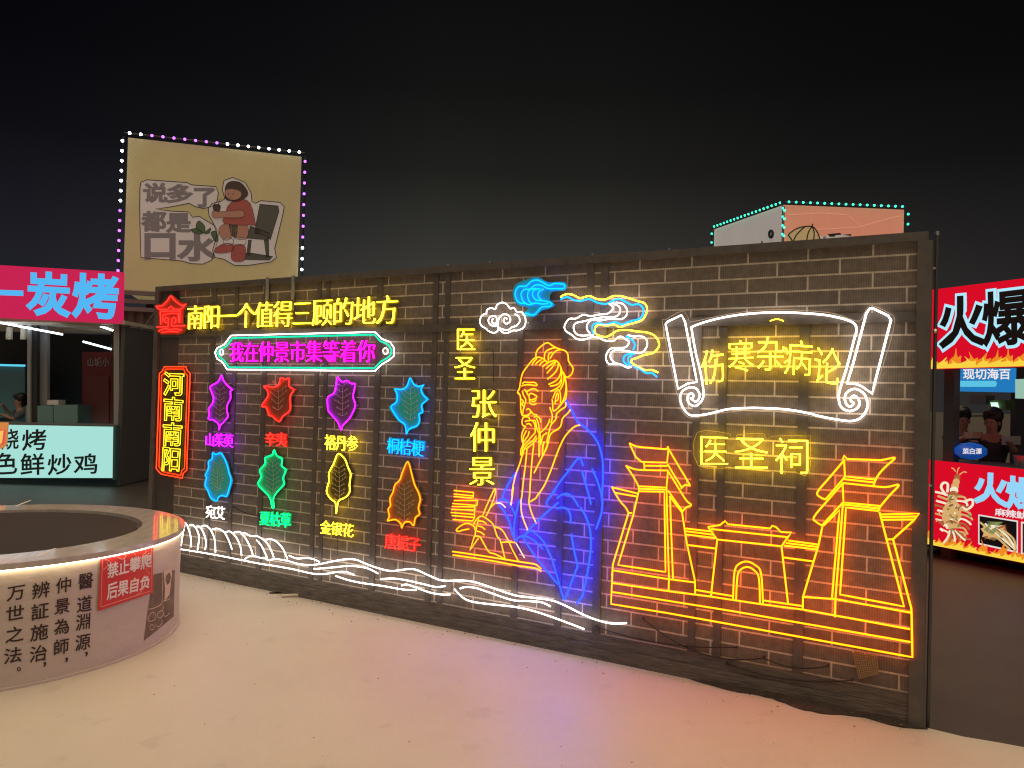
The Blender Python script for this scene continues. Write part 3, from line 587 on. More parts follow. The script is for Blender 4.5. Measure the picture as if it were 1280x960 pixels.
s.line(J2((350,462),(390,495),(425,475),(436,420),(395,362),(330,355),(262,395),(242,470),(275,565),(340,630),(450,630),(560,610),(720,572),(900,560)) + I((520,540),(660,548),(780,570)) + J3((140,628),(260,655),(400,680),(520,690),(610,655),(672,560),(660,450),(600,385),(530,370),(465,410),(448,470),(470,530),(510,545),(540,512)), WHI, r=.0085)
chars_px(s, [('伤', I((228,245),(345,245),(345,420),(228,420)), .10), ('寒', I((360,200),(490,200),(490,360),(360,360)), .04), ('杂', I((500,182),(645,182),(645,355),(500,355)), 0), ('病', I((640,200),(782,200),(782,378),(640,378)), -.06), ('论', I((790,235),(922,235),(922,425),(790,425)), -.10)], YEL, backing=False, offset=-.014)
s.line(I((570,105),(605,95),(638,105)), YEL, r=.004, part='hanging_loop')
s.edge(I((130,55),(160,85),(178,108),(300,82),(450,57),(620,48),(800,56),(900,70),(1000,105),(1030,90),(1055,40),(1085,28),(1170,68),(1192,95),(1175,200),(1088,470),(1075,490),(1072,530),(1040,590),(990,618),(880,605),(780,582),(520,552),(300,568),(210,588),(160,585),(125,545),(112,480),(100,450),(34,125),(48,98)), pmat('clear_sheet_edge', (.35, .30, .24), .4)); s.done()
# --- shrine name
s = Sign('shrine_name_sign', 'three large yellow neon characters between the scroll and the gate towers', 'neon sign', (942, 592))
K = Crop(860,530,8)
chars_px(s, [('医', K((105,95),(405,110),(405,425),(105,425)), 0), ('圣', K((462,110),(808,115),(808,465),(462,460)), 0), ('祠', K((868,130),(1220,135),(1220,505),(868,500)), 0)], YEL, backing=False, offset=-.017)
s.edge(K((90,85),(400,95),(420,125),(480,140),(505,105),(740,95),(770,130),(800,150),(870,120),(1200,120),(1225,150),(1220,470),(1190,500),(1160,515),(1060,480),(990,480),(960,510),(930,500),(900,470),(800,475),(460,440),(100,415)), pmat('yellow_sheet_edge', (.35, .30, .05), .4)); s.done()

# --- gate with two towers
K1, K2, Lc, M1, M2 = Crop(755,545,8), Crop(755,645,8), Crop(870,640,8), Crop(1000,560,8), Crop(1000,660,8)
s = Sign('gate_sign', 'amber neon drawing of an arched gate between two roofed towers on a plinth', 'neon sign', (955, 790))
gr = dict(r=.0074)
s.lines(AMB, [K1((255,72),(330,105),(480,120),(620,130),(640,105)), K1((255,72),(290,150),(320,210),(380,260)), K1((640,120),(740,290),(850,475),(850,495),(810,490),(770,525)), K1((220,297),(320,335),(480,342),(640,345)), K1((220,297),(290,400),(345,505),(350,560)), K1((640,350),(720,480),(820,640),(872,690),(820,715),(780,760)), K1((80,512),(110,570),(160,650),(220,720),(245,770))], part='left_tower_tube', **gr)
s.lines(AMB, [K1((380,260),(630,265),(645,130),(635,105)), K1((635,280),(700,390),(780,520)), K1((400,265),(405,330)), K1((410,297),(632,300)), K1((640,345),(625,515),(345,503)), K1((345,527),(620,535)), K1((350,552),(604,560)) + K2((615,560),(140,490),(290,0)) + K1((345,560)), K1((625,515),(635,960)) + K2((650,630),(645,755)), K1((660,600),(672,960)) + K2((690,630)), K1((655,600),(780,765)), K1((640,545),(780,745)), K1((780,760),(810,960)) + K2((830,280),(910,650),(912,785)), K1((335,575),(80,512)), K1((110,568),(330,605)), K1((245,770),(278,770)), K1((245,770)) + K2((90,480),(80,600))], smooth=False, part='left_tower_tube', **gr)
s.lines(AMB, [Lc((120,150),(240,130),(290,90),(318,122),(740,165),(762,138),(800,150),(850,200),(955,205),(920,250),(855,342),(212,275),(120,150)), Lc((150,170),(920,252)), Lc((212,275),(150,840)), Lc((855,342),(920,912))], smooth=False, part='gatehouse_tube', **gr)
s.lines(AMB, [Lc((370,880),(385,600),(430,520),(510,495),(590,530),(650,610),(670,920)), Lc((400,885),(415,640),(455,570),(520,550),(590,590),(630,670),(640,920))], part='arch_tube', **gr)
s.lines(AMB, [K2((815,125),(1080,155)), K2((820,152),(1090,187)), K2((825,185),(1110,220)), K2((840,290),(1115,325)), Lc((920,285),(1215,325)), Lc((900,310),(1220,350)), Lc((880,335),(1210,375)), Lc((880,455),(1180,495)), K2((920,740),(1280,800)) + Lc((360,842)), Lc((680,885),(1060,940))], smooth=False, part='wall_line_tube', **gr)
s.lines(AMB, [M1((470,110),(700,118),(820,120),(950,97),(880,165),(810,235),(765,300),(735,372)), M1((425,350),(640,372),(820,390),(900,385),(990,370),(890,480),(800,590),(790,625)), M1((435,130),(300,290),(175,440),(200,490),(255,515)), M1((425,355),(280,520),(140,690),(165,740),(220,775))], part='right_tower_tube', **gr)
s.lines(AMB, [M1((470,110),(440,75),(430,110),(440,120),(450,285),(750,315)), M1((255,515),(440,300),(450,285)), M1((445,312),(745,345)), M1((425,350),(435,545),(800,580)), M1((220,775),(430,545)), M1((440,565),(792,605)), M1((790,630),(460,595)) + M2((400,665),(1040,785)) + M1((795,640)), M1((430,550)) + M2((355,700),(350,890)), M1((235,775),(395,620)) + M2((320,700)), M1((225,780)) + M2((185,170),(30,690),(28,820)), M1((805,665),(1190,655),(1130,730),(930,912),(868,915)), M1((815,690),(1162,685)), M1((825,718),(1135,715)), M1((930,912)) + M2((1112,800),(1115,850)), M2((35,690),(350,710),(1115,848))], smooth=False, part='right_tower_tube', **gr)
s.lines(AMB, [[(766,705),(763.8,755),(830,765.6),(900,778),(1140.5,821.5),(1139.4,766)], [(765.6,728.8),(835.6,739),(887.5,745.6),(950,755),(1004,762),(1137.5,786.5)], [(765.6,740),(835,751),(915,763.8),(1138,802.5)], [(766.4,713),(835,723.8),(868.5,728)]], smooth=False, part='plinth_tube', **gr)
s.done()

# --- bridge and river
N1, N2, N3, N4 = Crop(220,640,8), Crop(340,660,8), Crop(460,680,8), Crop(640,700,8)
s = Sign('river_sign', 'long white neon bridge and river waves flowing along the foot of the wall', 'neon sign', (470, 770))
s.lines(WHI, [N1((70,95),(70,200),(50,340)), N1((70,95),(110,130),(145,240),(150,350)), N1((140,130),(170,130),(210,180),(230,260),(215,380)), N1((205,145),(240,150),(280,220),(300,300),(292,375)), N1((245,150),(290,135),(340,170),(385,270),(395,405)), N1((350,180),(410,165),(480,200),(530,290),(560,375)), N1((490,205),(540,195),(600,250),(645,350),(655,435)), N1((580,205),(640,200),(700,270),(750,370),(768,430)), N1((660,215),(700,215),(750,240),(820,245),(900,300),(950,380),(978,455)), N1((805,280),(850,330),(890,410),(912,460)), N1((890,285),(940,270),(1010,300),(1070,370),(1115,470))], r=.0078, part='bridge_tube')
s.lines(WHI, [N1((5,365),(400,430),(800,510)) + N2((0,375),(200,410),(400,455),(520,460),(650,440),(740,440),(825,470)), N1((690,470),(730,445),(780,440),(850,460),(890,460),(920,480),(990,470)) + N2((80,315),(160,330),(270,360),(380,370),(480,360),(600,335),(720,315),(830,315),(920,350),(1040,395)) + N3((220,270),(320,260),(430,250),(500,265),(600,310),(740,365),(940,365),(1100,390)) + N4((0,345),(150,370),(380,400),(520,450),(700,540),(850,600),(1000,635),(1145,630)),
 N1((1130,435)) + N2((250,305),(340,300),(410,310),(475,340)), N2((420,410),(600,395),(750,380),(860,385),(960,405),(1060,455)), N2((640,480),(760,520),(900,550)) + N3((150,420),(350,455),(480,460)), N3((130,350),(250,345),(370,360),(550,400),(680,430),(770,420)), N3((335,415),(390,405),(480,435),(620,485),(740,505),(820,505)),
 N3((920,445),(980,430),(1080,440),(1200,480)) + N4((0,400),(150,410),(280,420),(340,440),(385,465)), N3((865,450),(920,510),(990,560),(1120,590)) + N4((0,465),(180,500),(400,570),(720,690))], r=.0082, part='river_tube')
s.done()

# ================================================================== round basin with printed banner skirt
BC, BR, BH_ = (-3.27, 4.98), 1.12, .66
CYL = Cyl(BC, BR)
basin = thing('round_basin', 'round raised pool wrapped in a printed banner, with a polished stone rim', 'pool', (BC[0], BC[1], 0))
cx, cy = BC; NSEG = 144
ban_m = pmat('banner_fabric', (.50, .45, .42), .65, noise=.05, nscale=3, bump=.55, bscale=5, spec=.3, stretch=(1, 1, 1.6))
b = MB(); vs, fs = [], []
zs = [.012, .1, .2, .3, .4, .5, .618]
for z in zs:
    for j in range(NSEG):
        a_ = 2*math.pi*j/NSEG; r = BR + .0015 * math.sin(a_*23 + z*9) * (1 - z)
        vs.append((cx + r*math.cos(a_), cy + r*math.sin(a_), z))
for i in range(len(zs) - 1):
    for j in range(NSEG): fs.append((i*NSEG + j, i*NSEG + (j+1) % NSEG, (i+1)*NSEG + (j+1) % NSEG, (i+1)*NSEG + j))
b.add(vs, fs, ban_m); b.build('banner_skirt', basin, True)
def ring(mb, r0, r1, z0, z1, m, k=NSEG):
    vs = []
    for (r, z) in ((r0, z0), (r1, z0), (r1, z1), (r0, z1)):
        vs += [(cx + r*math.cos(2*math.pi*j/k), cy + r*math.sin(2*math.pi*j/k), z) for j in range(k)]
    fs = []
    for q in range(4):
        for j in range(k): fs.append((q*k + j, q*k + (j+1) % k, ((q+1) % 4)*k + (j+1) % k, ((q+1) % 4)*k + j))
    mb.add(vs, fs, m)
rim_m = pmat('polished_stone', (.44, .42, .40), .09, noise=.2, nscale=5, stretch=(6, 1, 1), spec=.8)
RI = .875
b = MB(); ring(b, RI, BR + .022, BH_ - .032, BH_, rim_m); b.build('stone_rim', basin)
b = MB(); ring(b, BR - .02, BR + .010, .0, .014, pmat('pale_kerb', (.5, .45, .42), .7)); ring(b, RI - .03, RI + .02, .02, BH_ - .034, pmat('pool_lining', (.1, .09, .08), .8)); b.build('basin_wall', basin)
b = MB(); ring(b, BR + .008, BR + .020, BH_ - .039, BH_ - .033, glow('warm_led_strip', (1, .78, .42), 8)); b.build('led_strip', basin)
b = MB(); b.cyl((cx, cy, BH_ - .075), RI - .0305, .06, pmat('still_dark_water', (.035, .030, .027), .6, spec=.2), 96); b.build('dark_pool_surface', basin)
streak_mat = pmat('pale_streak', (.75, .73, .7), .35)  # thin pale strips laid on top of the rim
for (x0, y0, x1, y1) in ((20, 632.5, 38, 625.5), (45, 696, 69, 685.5)):
    p, q = GROUND.hit(x0, y0), GROUND.hit(x1, y1)
    pl = Plane((0, 0, BH_), (0, 0, 1)); p, q = pl.hit(x0, y0), pl.hit(x1, y1); d = (q - p).normalized(); sd = Vector((-d.y, d.x, 0)) * .007; b = MB()
    b.prism([p + sd + Vector((0, 0, .001)), q + sd + Vector((0, 0, .001)), q - sd + Vector((0, 0, .001)), p - sd + Vector((0, 0, .001))], Vector((0, 0, 1)), .002, streak_mat); b.build('rim_streak', basin)
ink = pmat('banner_ink', (.035, .018, .016), .7)
BK = Crop(0, 680, 5.05)
cols = [('醫道淵源', [(540,232),(532,378),(525,490),(522,618)], (545,697), 92, 100), ('仲景為師', [(402,258),(392,390),(390,520),(385,648)], (420,733), 95, 96), ('辨証施治', [(258,290),(252,424),(248,556),(242,690)], (282,762), 108, 100), ('万世之法', [(102,305),(94,436),(92,570),(82,702)], (120,790), 112, 96)]
for txt, cs, pc, wd, ht in cols:
    for ch, (x, y) in zip(txt, cs):
        dx, dy, tilt = wd/2, ht/2, -.13*wd/2
        q = BK((x-dx+2, y-dy-tilt), (x+dx+2, y-dy+tilt), (x+dx-2, y+dy+tilt), (x-dx-2, y+dy-tilt)); mb = MB()
        put_glyph(mb, ch, [(px, py, 0) for px, py in q], ink, None, .003, .012, .004, slant=.05, surf=CYL); mb.build('printed_character', basin)
    q = BK(*[(pc[0]-8, pc[1]-14), (pc[0]+9, pc[1]-16), (pc[0]+10, pc[1]-2), (pc[0], pc[1]+14), (pc[0]-6, pc[1]+12), (pc[0]-1, pc[1])]) if txt != '万世之法' else None
    mb = MB()
    if q:
        P3 = [CYL.hit(*p, .0035) for p in q]; mb.prism(P3, CYL.nrm(P3[0]), .002, ink)
    else:
        c0 = BK(pc)[0]; mb.tube([CYL.hit(c0[0] + 2*math.cos(a_*.6283), c0[1] + 2.4*math.sin(a_*.6283), .0035) for a_ in range(10)], .0018, ink, CYL.nrm, True)
    mb.build('printed_punctuation', basin)
# brown printed picture on the skirt
def curved_patch(mb, quad, m, off, thick=.0015, nx=14, ny=6):
    "sheet hugging the skirt between the four pixel corners tl,tr,br,bl"
    (a_, b_, c_, d_) = quad; vs = []
    for j in range(ny + 1):
        for i in range(nx + 1):
            u, v = i/nx, j/ny
            x = a_[0]*(1-u)*(1-v) + b_[0]*u*(1-v) + c_[0]*u*v + d_[0]*(1-u)*v; y = a_[1]*(1-u)*(1-v) + b_[1]*u*(1-v) + c_[1]*u*v + d_[1]*(1-u)*v
            vs.append(CYL.hit(x, y, off))
    mb.add(vs, [(j*(nx+1)+i, (j+1)*(nx+1)+i, (j+1)*(nx+1)+i+1, j*(nx+1)+i+1) for j in range(ny) for i in range(nx)], m)
pic_m = pmat('brown_print', (.16, .115, .09), .7, noise=.5, nscale=14)
PX = Crop(110, 670, 6.857)
b = MB(); curved_patch(b, PX((565,330),(745,290),(735,690),(478,900)), pic_m, .0025)
line_m = pmat('cream_print', (.6, .5, .4), .7)
def skirt_line(pts, r=.0022, closed=False): b.tube([CYL.hit(x, y, .004) for x, y in smooth_line(PX(*pts), closed)], r, line_m, CYL.nrm, closed, 4)
skirt_line([(500,630),(560,620),(620,590),(635,540),(640,310)]); skirt_line([(520,690),(550,655),(580,670),(575,710),(545,730),(515,725)], closed=True); skirt_line([(530,780),(545,760),(570,775),(560,800),(535,800)], closed=True); skirt_line([(600,660),(630,640),(650,670),(620,700),(595,690)], closed=True)
skirt_line([(575,750),(600,780),(640,740),(630,720)]); skirt_line([(640,560),(690,545),(700,530)]); skirt_line([(650,600),(640,640),(660,690),(700,660)])
for p in ([(650,300),(715,290),(720,320),(700,500),(655,560),(660,460)], ):
    P3 = [CYL.hit(x, y, .0045) for x, y in PX(*p)]; b.prism(P3, CYL.nrm(P3[0]), .001, line_m)
P3 = [CYL.hit(x, y, .006) for x, y in PX((670,340),(700,310),(712,350),(700,400),(680,420),(668,380))]; b.prism(P3, CYL.nrm(P3[0]), .001, pic_m)
b.build('printed_picture', basin)
# red warning plate
warn = thing('warning_sign', 'red warning plate with white characters fixed to the banner skirt of the round pool', 'sign', CYL.hit(155, 765, .01))
wr_m = pmat('red_warning_plate', (.62, .035, .03), .35, noise=.08, nscale=6); ww = pmat('white_print', (.8, .76, .74), .5)
PQ = PX((108,165),(560,70),(556,485),(85,645))
b = MB(); curved_patch(b, PQ, wr_m, .009); b.build('plate', warn)
b = MB(); ins = PX((125,182),(545,92),(540,470),(110,610)); pp = dense(ins, True, 3)
b.tube([CYL.hit(x, y, .0105) for x, y in pp], .0022, pmat('pale_red_print', (.75, .3, .26), .5), CYL.nrm, True, 4)
for pts in ([(130,290),(170,250),(150,200),(200,230)], [(450,210),(520,150),(545,180),(500,290),(535,330)], [(380,525),(440,490),(500,420),(540,350)], [(250,180),(300,200),(330,160)], [(400,150),(440,200),(500,130)]): b.tube([CYL.hit(x, y, .0105) for x, y in smooth_line(PX(*pts))], .002, pmat('pale_red_print', (.75, .3, .26), .5), CYL.nrm, False, 4)
b.build('printed_border', warn)
for txt, q in (('禁止攀爬', PX((155,235),(535,150),(530,262),(155,362))), ('后果自负', PX((152,405),(530,330),(515,440),(148,548)))):
    for ch, c in zip(txt, cells([(x, y, 0) for x, y in q], 4, gap=.03)):
        mb = MB(); put_glyph(mb, ch, c, ww, None, .0115, .022, .004, surf=CYL); mb.build('printed_character', warn)

# ================================================================== litter by the wall
leaf_m = pmat('dry_litter', (.12, .09, .06), .9)
b = MB(); p = GROUND.hit(344, 742.5); b.prism([p + Vector((.05*math.cos(a_), .02*math.sin(a_*1.7) + .01, .012)) for a_ in (0, 1.1, 2.3, 3.4, 4.6)], Vector((0, 0, 1)), .012, leaf_m)
tag(b.build('dry_leaf', None, False, p), 'small crumpled brown leaf lying by the wall under the white bridge', 'leaf')
b = MB(); p, q = GROUND.hit(352, 747), GROUND.hit(380, 745.5); b.tube([p + Vector((0, 0, .012)), p.lerp(q, .5) + Vector((0, 0, .014)), q + Vector((0, 0, .012))], .012, pmat('pale_stick', (.5, .45, .36), .8), Vector((0, 0, 1)))
tag(b.build('stick', None, False, p), 'pale stick lying on the plaza beside the foot of the wall', 'stick')

grit_m = pmat('grit_stone', (.22, .19, .16), .9, noise=.4, nscale=30)
b = MB(); rg = random.Random(21)
for i in range(260):
    if i < 150: p = wall_pt(rg.uniform(-6, 0), .010, .03 + abs(rg.gauss(0, .12)))
    else: p = Vector((rg.uniform(-2.0, 3.0), rg.uniform(1.5, 5.5), .010))
    if (p - WALL_R).dot(WN) < .03 or (p.x - BC[0])**2 + (p.y - BC[1])**2 < 1.4: continue
    r = rg.choice((.002, .0025, .003, .005)) if i < 150 else rg.choice((.0015, .002, .0035)); b.ball(p + Vector((0, 0, r*.3)), r, grit_m, 6, (rg.uniform(.8, 1.8), rg.uniform(.7, 1.3), .6))
o = b.build('grit'); o['kind'] = 'stuff'; o['label'] = 'loose grit scattered on the pale plaza'

# ================================================================== left grill stall
LS = Plane((0, 12.4, 0), (0, -1, 0))
gx0 = LS.hit(-200, 500).x; gx1 = LS.hit(151, 500).x
lst = thing('grill_stall', 'open food stall with red lit fascia and pale lit counter front at the left edge', 'food stall', ((gx0 + gx1)/2, 13.4, 0))
pole_m = pmat('grey_painted_post', (.28, .29, .30), .5); dark_m = pmat('stall_dark_wall', (.02, .022, .026), .7); roof_m = pmat('stall_ceiling', (.45, .42, .38), .7, noise=.15, nscale=3)
glassm = pmat('teal_cabinet', (.06, .16, .18), .2)
def lbox(name, x0, y0, x1, y1, off, thick, m, parent):
    P_ = [LS.hit(x0, y0, off), LS.hit(x1, y0, off), LS.hit(x1, y1, off), LS.hit(x0, y1, off)]; b = MB(); b.prism(P_, LS.n, thick, m); return b.build(name, parent)
fas = glow('red_lit_fascia', (.60, .018, .085), 0.589)
def fq(pl, pts, off, thick, m, name, parent): b = MB(); b.prism([pl.hit(x, y, off) for x, y in pts], pl.n, thick, m); return b.build(name, parent)
fq(LS, [(-200, 320), (151, 340), (150, 404.5), (-200, 387)], 0, .12, fas, 'lit_fascia', lst)
blu_l = glow('blue_lit_letter', (.09, .50, .95), 0.589)
for ch, q in (('一', [(-32,344),(27,346),(27,388),(-32,386)]), ('炭', [(35,340),(87,343),(86,395),(35,392)]), ('烤', [(93,342),(147,345),(146,398),(92,395)])):
    mb = MB(); put_glyph(mb, ch, quad_on(LS, q, .02), blu_l, LS.n, 0, .034, .012); mb.build('lit_character', lst)
fq(LS, [(-200, 526), (142.5, 533), (141.5, 597.5), (-200, 597)], 0, .1, glow('pale_lit_panel', (.38, .74, .67), 0.62), 'lit_counter_front', lst)
fq(LS, [(141.6, 531.5), (145, 532), (144, 600), (140.6, 600)], .01, .14, pmat('teal_edge', (.05, .13, .13), .5), 'panel_edge', lst)
fq(LS, [(-200, 524), (144, 531.4), (144, 533.5), (-200, 527)], .015, .5, pmat('counter_top', (.12, .14, .15), .4), 'counter_top', lst)
ink2 = pmat('dark_lettering', (.012, .03, .04), .6)
for ch, q in (('烧', rectq(2, 536.5, 23, 561.5)), ('烤', rectq(28, 537, 57.5, 562.5)), ('色', rectq(-7, 566, 21, 593)), ('鲜', rectq(26, 567, 55, 593.5)), ('炒', rectq(60, 568, 89, 593)), ('鸡', rectq(93, 567.5, 122, 592.5))):
    mb = MB(); put_glyph(mb, ch, quad_on(LS, q, .012), ink2, LS.n, 0, .016, .01, slant=.06); mb.build('painted_character', lst)
# ceiling, posts, lamps
b = MB(); zc = LS.hit(60, 405).z
b.box(((gx0+gx1)/2, 13.6, zc + .06), ((gx1-gx0)/2, 0, 0), (0, 1.15, 0), (0, 0, .03), roof_m)
for i in range(7): b.box(((gx0+gx1)/2, 12.7 + i*.3, zc + .015), ((gx1-gx0)/2 - .05, 0, 0), (0, .02, 0), (0, 0, .015), roof_m)
b.build('ceiling', lst)
b = MB(); b.box(((gx0+gx1)/2, 14.75, zc/2), ((gx1-gx0)/2, 0, 0), (0, .04, 0), (0, 0, zc/2), dark_m); b.box((gx1 - .05, 13.6, zc/2), (.03, 0, 0), (0, 1.1, 0), (0, 0, zc/2), pmat('stall_side', (.07, .072, .08), .7)); b.build('back_wall', lst)
for x0, x1, of, m in ((34, 38, -.3, pole_m), (39, 46, -.34, dark_m), (48, 59, -.5, pole_m), (142, 149, -.12, pole_m)): lbox('post', x0, 404, x1, 560, of, .08, m, lst)
for (x0, y0, x1, y1, of) in ((-60, 392, 78, 418, -.25), (112, 403, 141, 413, -.3), (104, 427, 139, 436.5, -1.1)):
    b = MB(); b.tube([LS.hit(x0, y0, of), LS.hit((x0+x1)/2, (y0+y1)/2, of), LS.hit(x1, y1, of)], .016, glow('white_lamp_tube', (.85, .95, 1), 3.72), Vector((0, 0, 1))); b.build('lamp_tube', lst)
for x in (12, 30, 43):
    p = LS.hit(x, 409, -.45); b = MB(); b.cyl(p - Vector((0, 0, .2)), .05, .2, pmat('white_can', (.75, .72, .66), .4), 12); b.cyl(p, .012, max(.02, zc - p.z), STEEL, 6); b.build('spot_can', lst)
lbox('glass_cabinet', -60, 456, 31, 522, -1.2, .5, glassm, lst); 
b = MB(); b.tube([LS.hit(-60, 455, -1.15), LS.hit(31, 457, -1.15)], .02, glow('cabinet_lamp', (.1, .55, .75), 0.744), Vector((0, 0, 1))); b.build('cabinet_light', lst)
lbox('food_case', 32, 507, 66, 531, -.35, .4, pmat('case_glass', (.12, .24, .25), .15), lst); lbox('food_case', 67, 506, 97, 531, -.35, .4, pmat('case_glass', (.12, .24, .25), .15), lst)
lbox('takeaway_box', 59, 500, 73, 506, -.4, .2, pmat('white_box', (.6, .6, .58), .6), lst)
rb = lbox('hanging_banner', 103, 440, 141, 532, -1.0, .02, pmat('maroon_banner', (.16, .02, .025), .7, noise=.25, nscale=4), lst)
lbox('banner_strip', 108, 470, 136, 529, -.97, .01, pmat('rust_banner', (.14, .035, .03), .7), lst)
fain = pmat('faded_lettering', (.3, .3, .32), .7)
for ch, q in (('山', rectq(109, 447, 117, 458)), ('城', rectq(118, 447, 127, 458)), ('小', rectq(128, 447, 136, 458))):
    mb = MB(); put_glyph(mb, ch, quad_on(LS, q, -.97), fain, LS.n, 0, .01, .005); mb.build('faded_character', lst)
# cut-off orange plate hanging close by at the left edge
OS = Plane((0, 8.5, 0), (0, -1, 0))
osn = thing('hanging_plate', 'small orange and red plate cut off by the left edge before the pale counter', 'sign', OS.hit(-6, 561))
fq(OS, [(-26, 528), (10, 528), (8, 556), (2, 561), (-22, 561)], 0, .015, pmat('orange_plate', (.65, .3, .12), .5, emit=(1, .35, .08), estr=0.217), 'plate', osn)
fq(OS, [(-20, 537), (7, 537), (5, 555), (-18, 555)], .006, .006, glow('pink_panel', (.9, .12, .12), 0.496), 'panel', osn)
fq(OS, [(-2, 539), (4, 538), (2, 553), (0, 555), (0, 543), (-2, 543)], .012, .006, glow('gold_stroke', (1, .55, .1), 0.62), 'stroke', osn)
b = MB(); b.bar(OS.hit(-8, 528, -.01), OS.hit(-8, 300, -.01), .006, STEEL); b.bar(OS.hit(-8, 561, -.008), Vector((OS.hit(-8, 561).x, 8.51, -.02)), .015, STEEL); b.build('support_pole', osn)

# ================================================================== kiosk with rooftop box behind the wall's left end
bz = 13.6
def tri(x, y, Z): d = ray(x, y); return CAM + d * (Z / d.y)
tl, tr = tri(160, 176, bz), tri(377, 192, bz + .85); dirx = Vector((tr.x - tl.x, tr.y - tl.y, 0)); WB = dirx.length; dirx.normalize(); BN = Vector((dirx.y, -dirx.x, 0))
ztop = (tl.z + tr.z) / 2; zbot = tri(170, 362, bz).z
BP = Plane((tl.x, tl.y, 0), BN); fc = Vector((tl.x, tl.y, 0)) + dirx * WB/2
kio = thing('kiosk', 'dark tarpaulin-wrapped kiosk behind the left end of the brick-patterned wall', 'kiosk', (fc - BN * 1.2), math.atan2(dirx.y, dirx.x))
tarp_m = pmat('dark_tarp', (.075, .068, .06), .75, noise=.3, nscale=2.5, bump=.6, bscale=4)
b = MB(); ctr = fc - BN * 1.25
b.box(ctr + Vector((0, 0, zbot/2 - .1)), dirx * (WB/2 - .35), BN * 1.1, Vector((0, 0, zbot/2 - .1)), dark_m); b.build('body', kio)
b = MB(); vs, fs = [], []; nU = 60
for z, sc in ((.03, 1.0), (1.0, .97), (1.7, .985), (zbot - .32, 1.02)):
    for i in range(nU + 1):
        k = i / nU; q = Vector((tl.x, tl.y, z)) + dirx * (-.16 + (WB*.62) * k * sc) + BN * (.02 + .035*math.sin(i*1.15 + z) + .02*math.sin(i*2.9))
        vs.append(q)
for j in range(3):
    for i in range(nU): a_ = j*(nU+1)+i; fs.append((a_, a_+1, a_+nU+2, a_+nU+1))
b.add(vs, fs, tarp_m); b.build('tarp_curtain', kio, True)
for z, of in ((zbot - .06, .06), (zbot - .2, .02), (zbot - .34, .05)): b = MB(); b.box(fc + Vector((0, 0, z)) + BN * of, dirx * (WB/2 + .05), BN * .04, Vector((0, 0, .035)), pmat('grey_beam', (.16, .16, .17), .5)); b.build('roof_beam', kio)
b = MB(); p = BP.hit(176, 415, .3); b.cyl((p.x, p.y, 1.75), .05, .75, pmat('pale_blue_bundle', (.22, .34, .42), .5), 8, .03); b.tube([Vector((p.x, p.y, 2.5)), p.lerp(fc + Vector((0, 0, zbot)), .25) + Vector((0, 0, .3))], .015, STEEL, Vector((1, 0, 0))); b.tube([Vector((p.x, p.y, 1.75)), Vector((p.x - .05, p.y, -.01))], .02, STEEL, Vector((1, 0, 0))); b.build('rolled_awning', kio)
bill = thing('rooftop_box', 'tall yellow fabric box printed with a seated girl and grey characters, on the kiosk roof', 'billboard', fc - BN * 1.2 + Vector((0, 0, zbot)), math.atan2(dirx.y, dirx.x))
ybox = pmat('yellow_fabric', (.33, .265, .125), .8, noise=.22, nscale=.9, bump=.3, bscale=1.6, emit=(.46, .36, .17), estr=0.2)  # weak glow added to the fabric and its prints so the box looks lit
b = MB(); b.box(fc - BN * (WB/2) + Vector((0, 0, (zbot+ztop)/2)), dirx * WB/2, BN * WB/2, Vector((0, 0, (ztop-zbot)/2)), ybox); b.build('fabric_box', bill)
V = Crop(140, 160, 4.573); art = MB()
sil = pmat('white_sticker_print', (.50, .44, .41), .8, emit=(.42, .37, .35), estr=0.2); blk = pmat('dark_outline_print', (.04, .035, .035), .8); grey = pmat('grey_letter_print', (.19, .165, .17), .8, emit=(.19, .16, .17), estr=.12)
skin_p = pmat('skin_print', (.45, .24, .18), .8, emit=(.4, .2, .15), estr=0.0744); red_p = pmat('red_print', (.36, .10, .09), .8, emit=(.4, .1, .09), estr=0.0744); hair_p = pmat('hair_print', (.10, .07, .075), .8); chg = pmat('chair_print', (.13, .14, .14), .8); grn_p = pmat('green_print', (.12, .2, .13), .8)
def flat(pts, m, of, ol=0.0, sm=True):
    px = smooth_line(V(*pts), True, 3) if sm else V(*pts)
    P3 = [BP.hit(x, y, of) for x, y in px]; art.prism(P3, BN, .003, m)
    if ol: art.tube([p + BN * .001 for p in P3], ol, blk, BN, True, 4)
T1 = [(165,310),(200,296),(430,312),(455,325),(595,335),(608,370),(600,420),(570,450),(520,460),(480,450),(440,430),(330,452),(250,462),(330,474),(440,480),(460,510),(500,505),(540,530),(590,560),(610,600),(600,660),(570,755),(520,778),(450,775),(400,760),(165,740),(160,560),(158,450),(160,340)]
T2 = [(630,350),(640,300),(690,282),(760,310),(795,370),(800,420),(820,430),(850,415),(960,425),(985,450),(975,500),(930,690),(940,740),(910,765),(780,785),(700,785),(640,750),(590,740),(575,700),(590,650),(600,600),(580,545),(555,500),(550,460),(575,430),(620,420),(645,405)]
flat(T1, sil, .006, .007, False); flat(T2, sil, .010, .007, False)
for pts, m in (([(690,720),(800,715),(920,735),(900,755),(760,752)], chg), ([(845,435),(950,445),(955,475),(905,640),(870,610),(815,600),(825,540)], chg), ([(790,560),(900,600),(895,640),(770,630)], chg), ([(870,640),(895,640),(897,735),(882,735)], chg), ([(780,640),(797,640),(787,730),(770,722)], chg)): flat(pts, m, .014, .004, False)
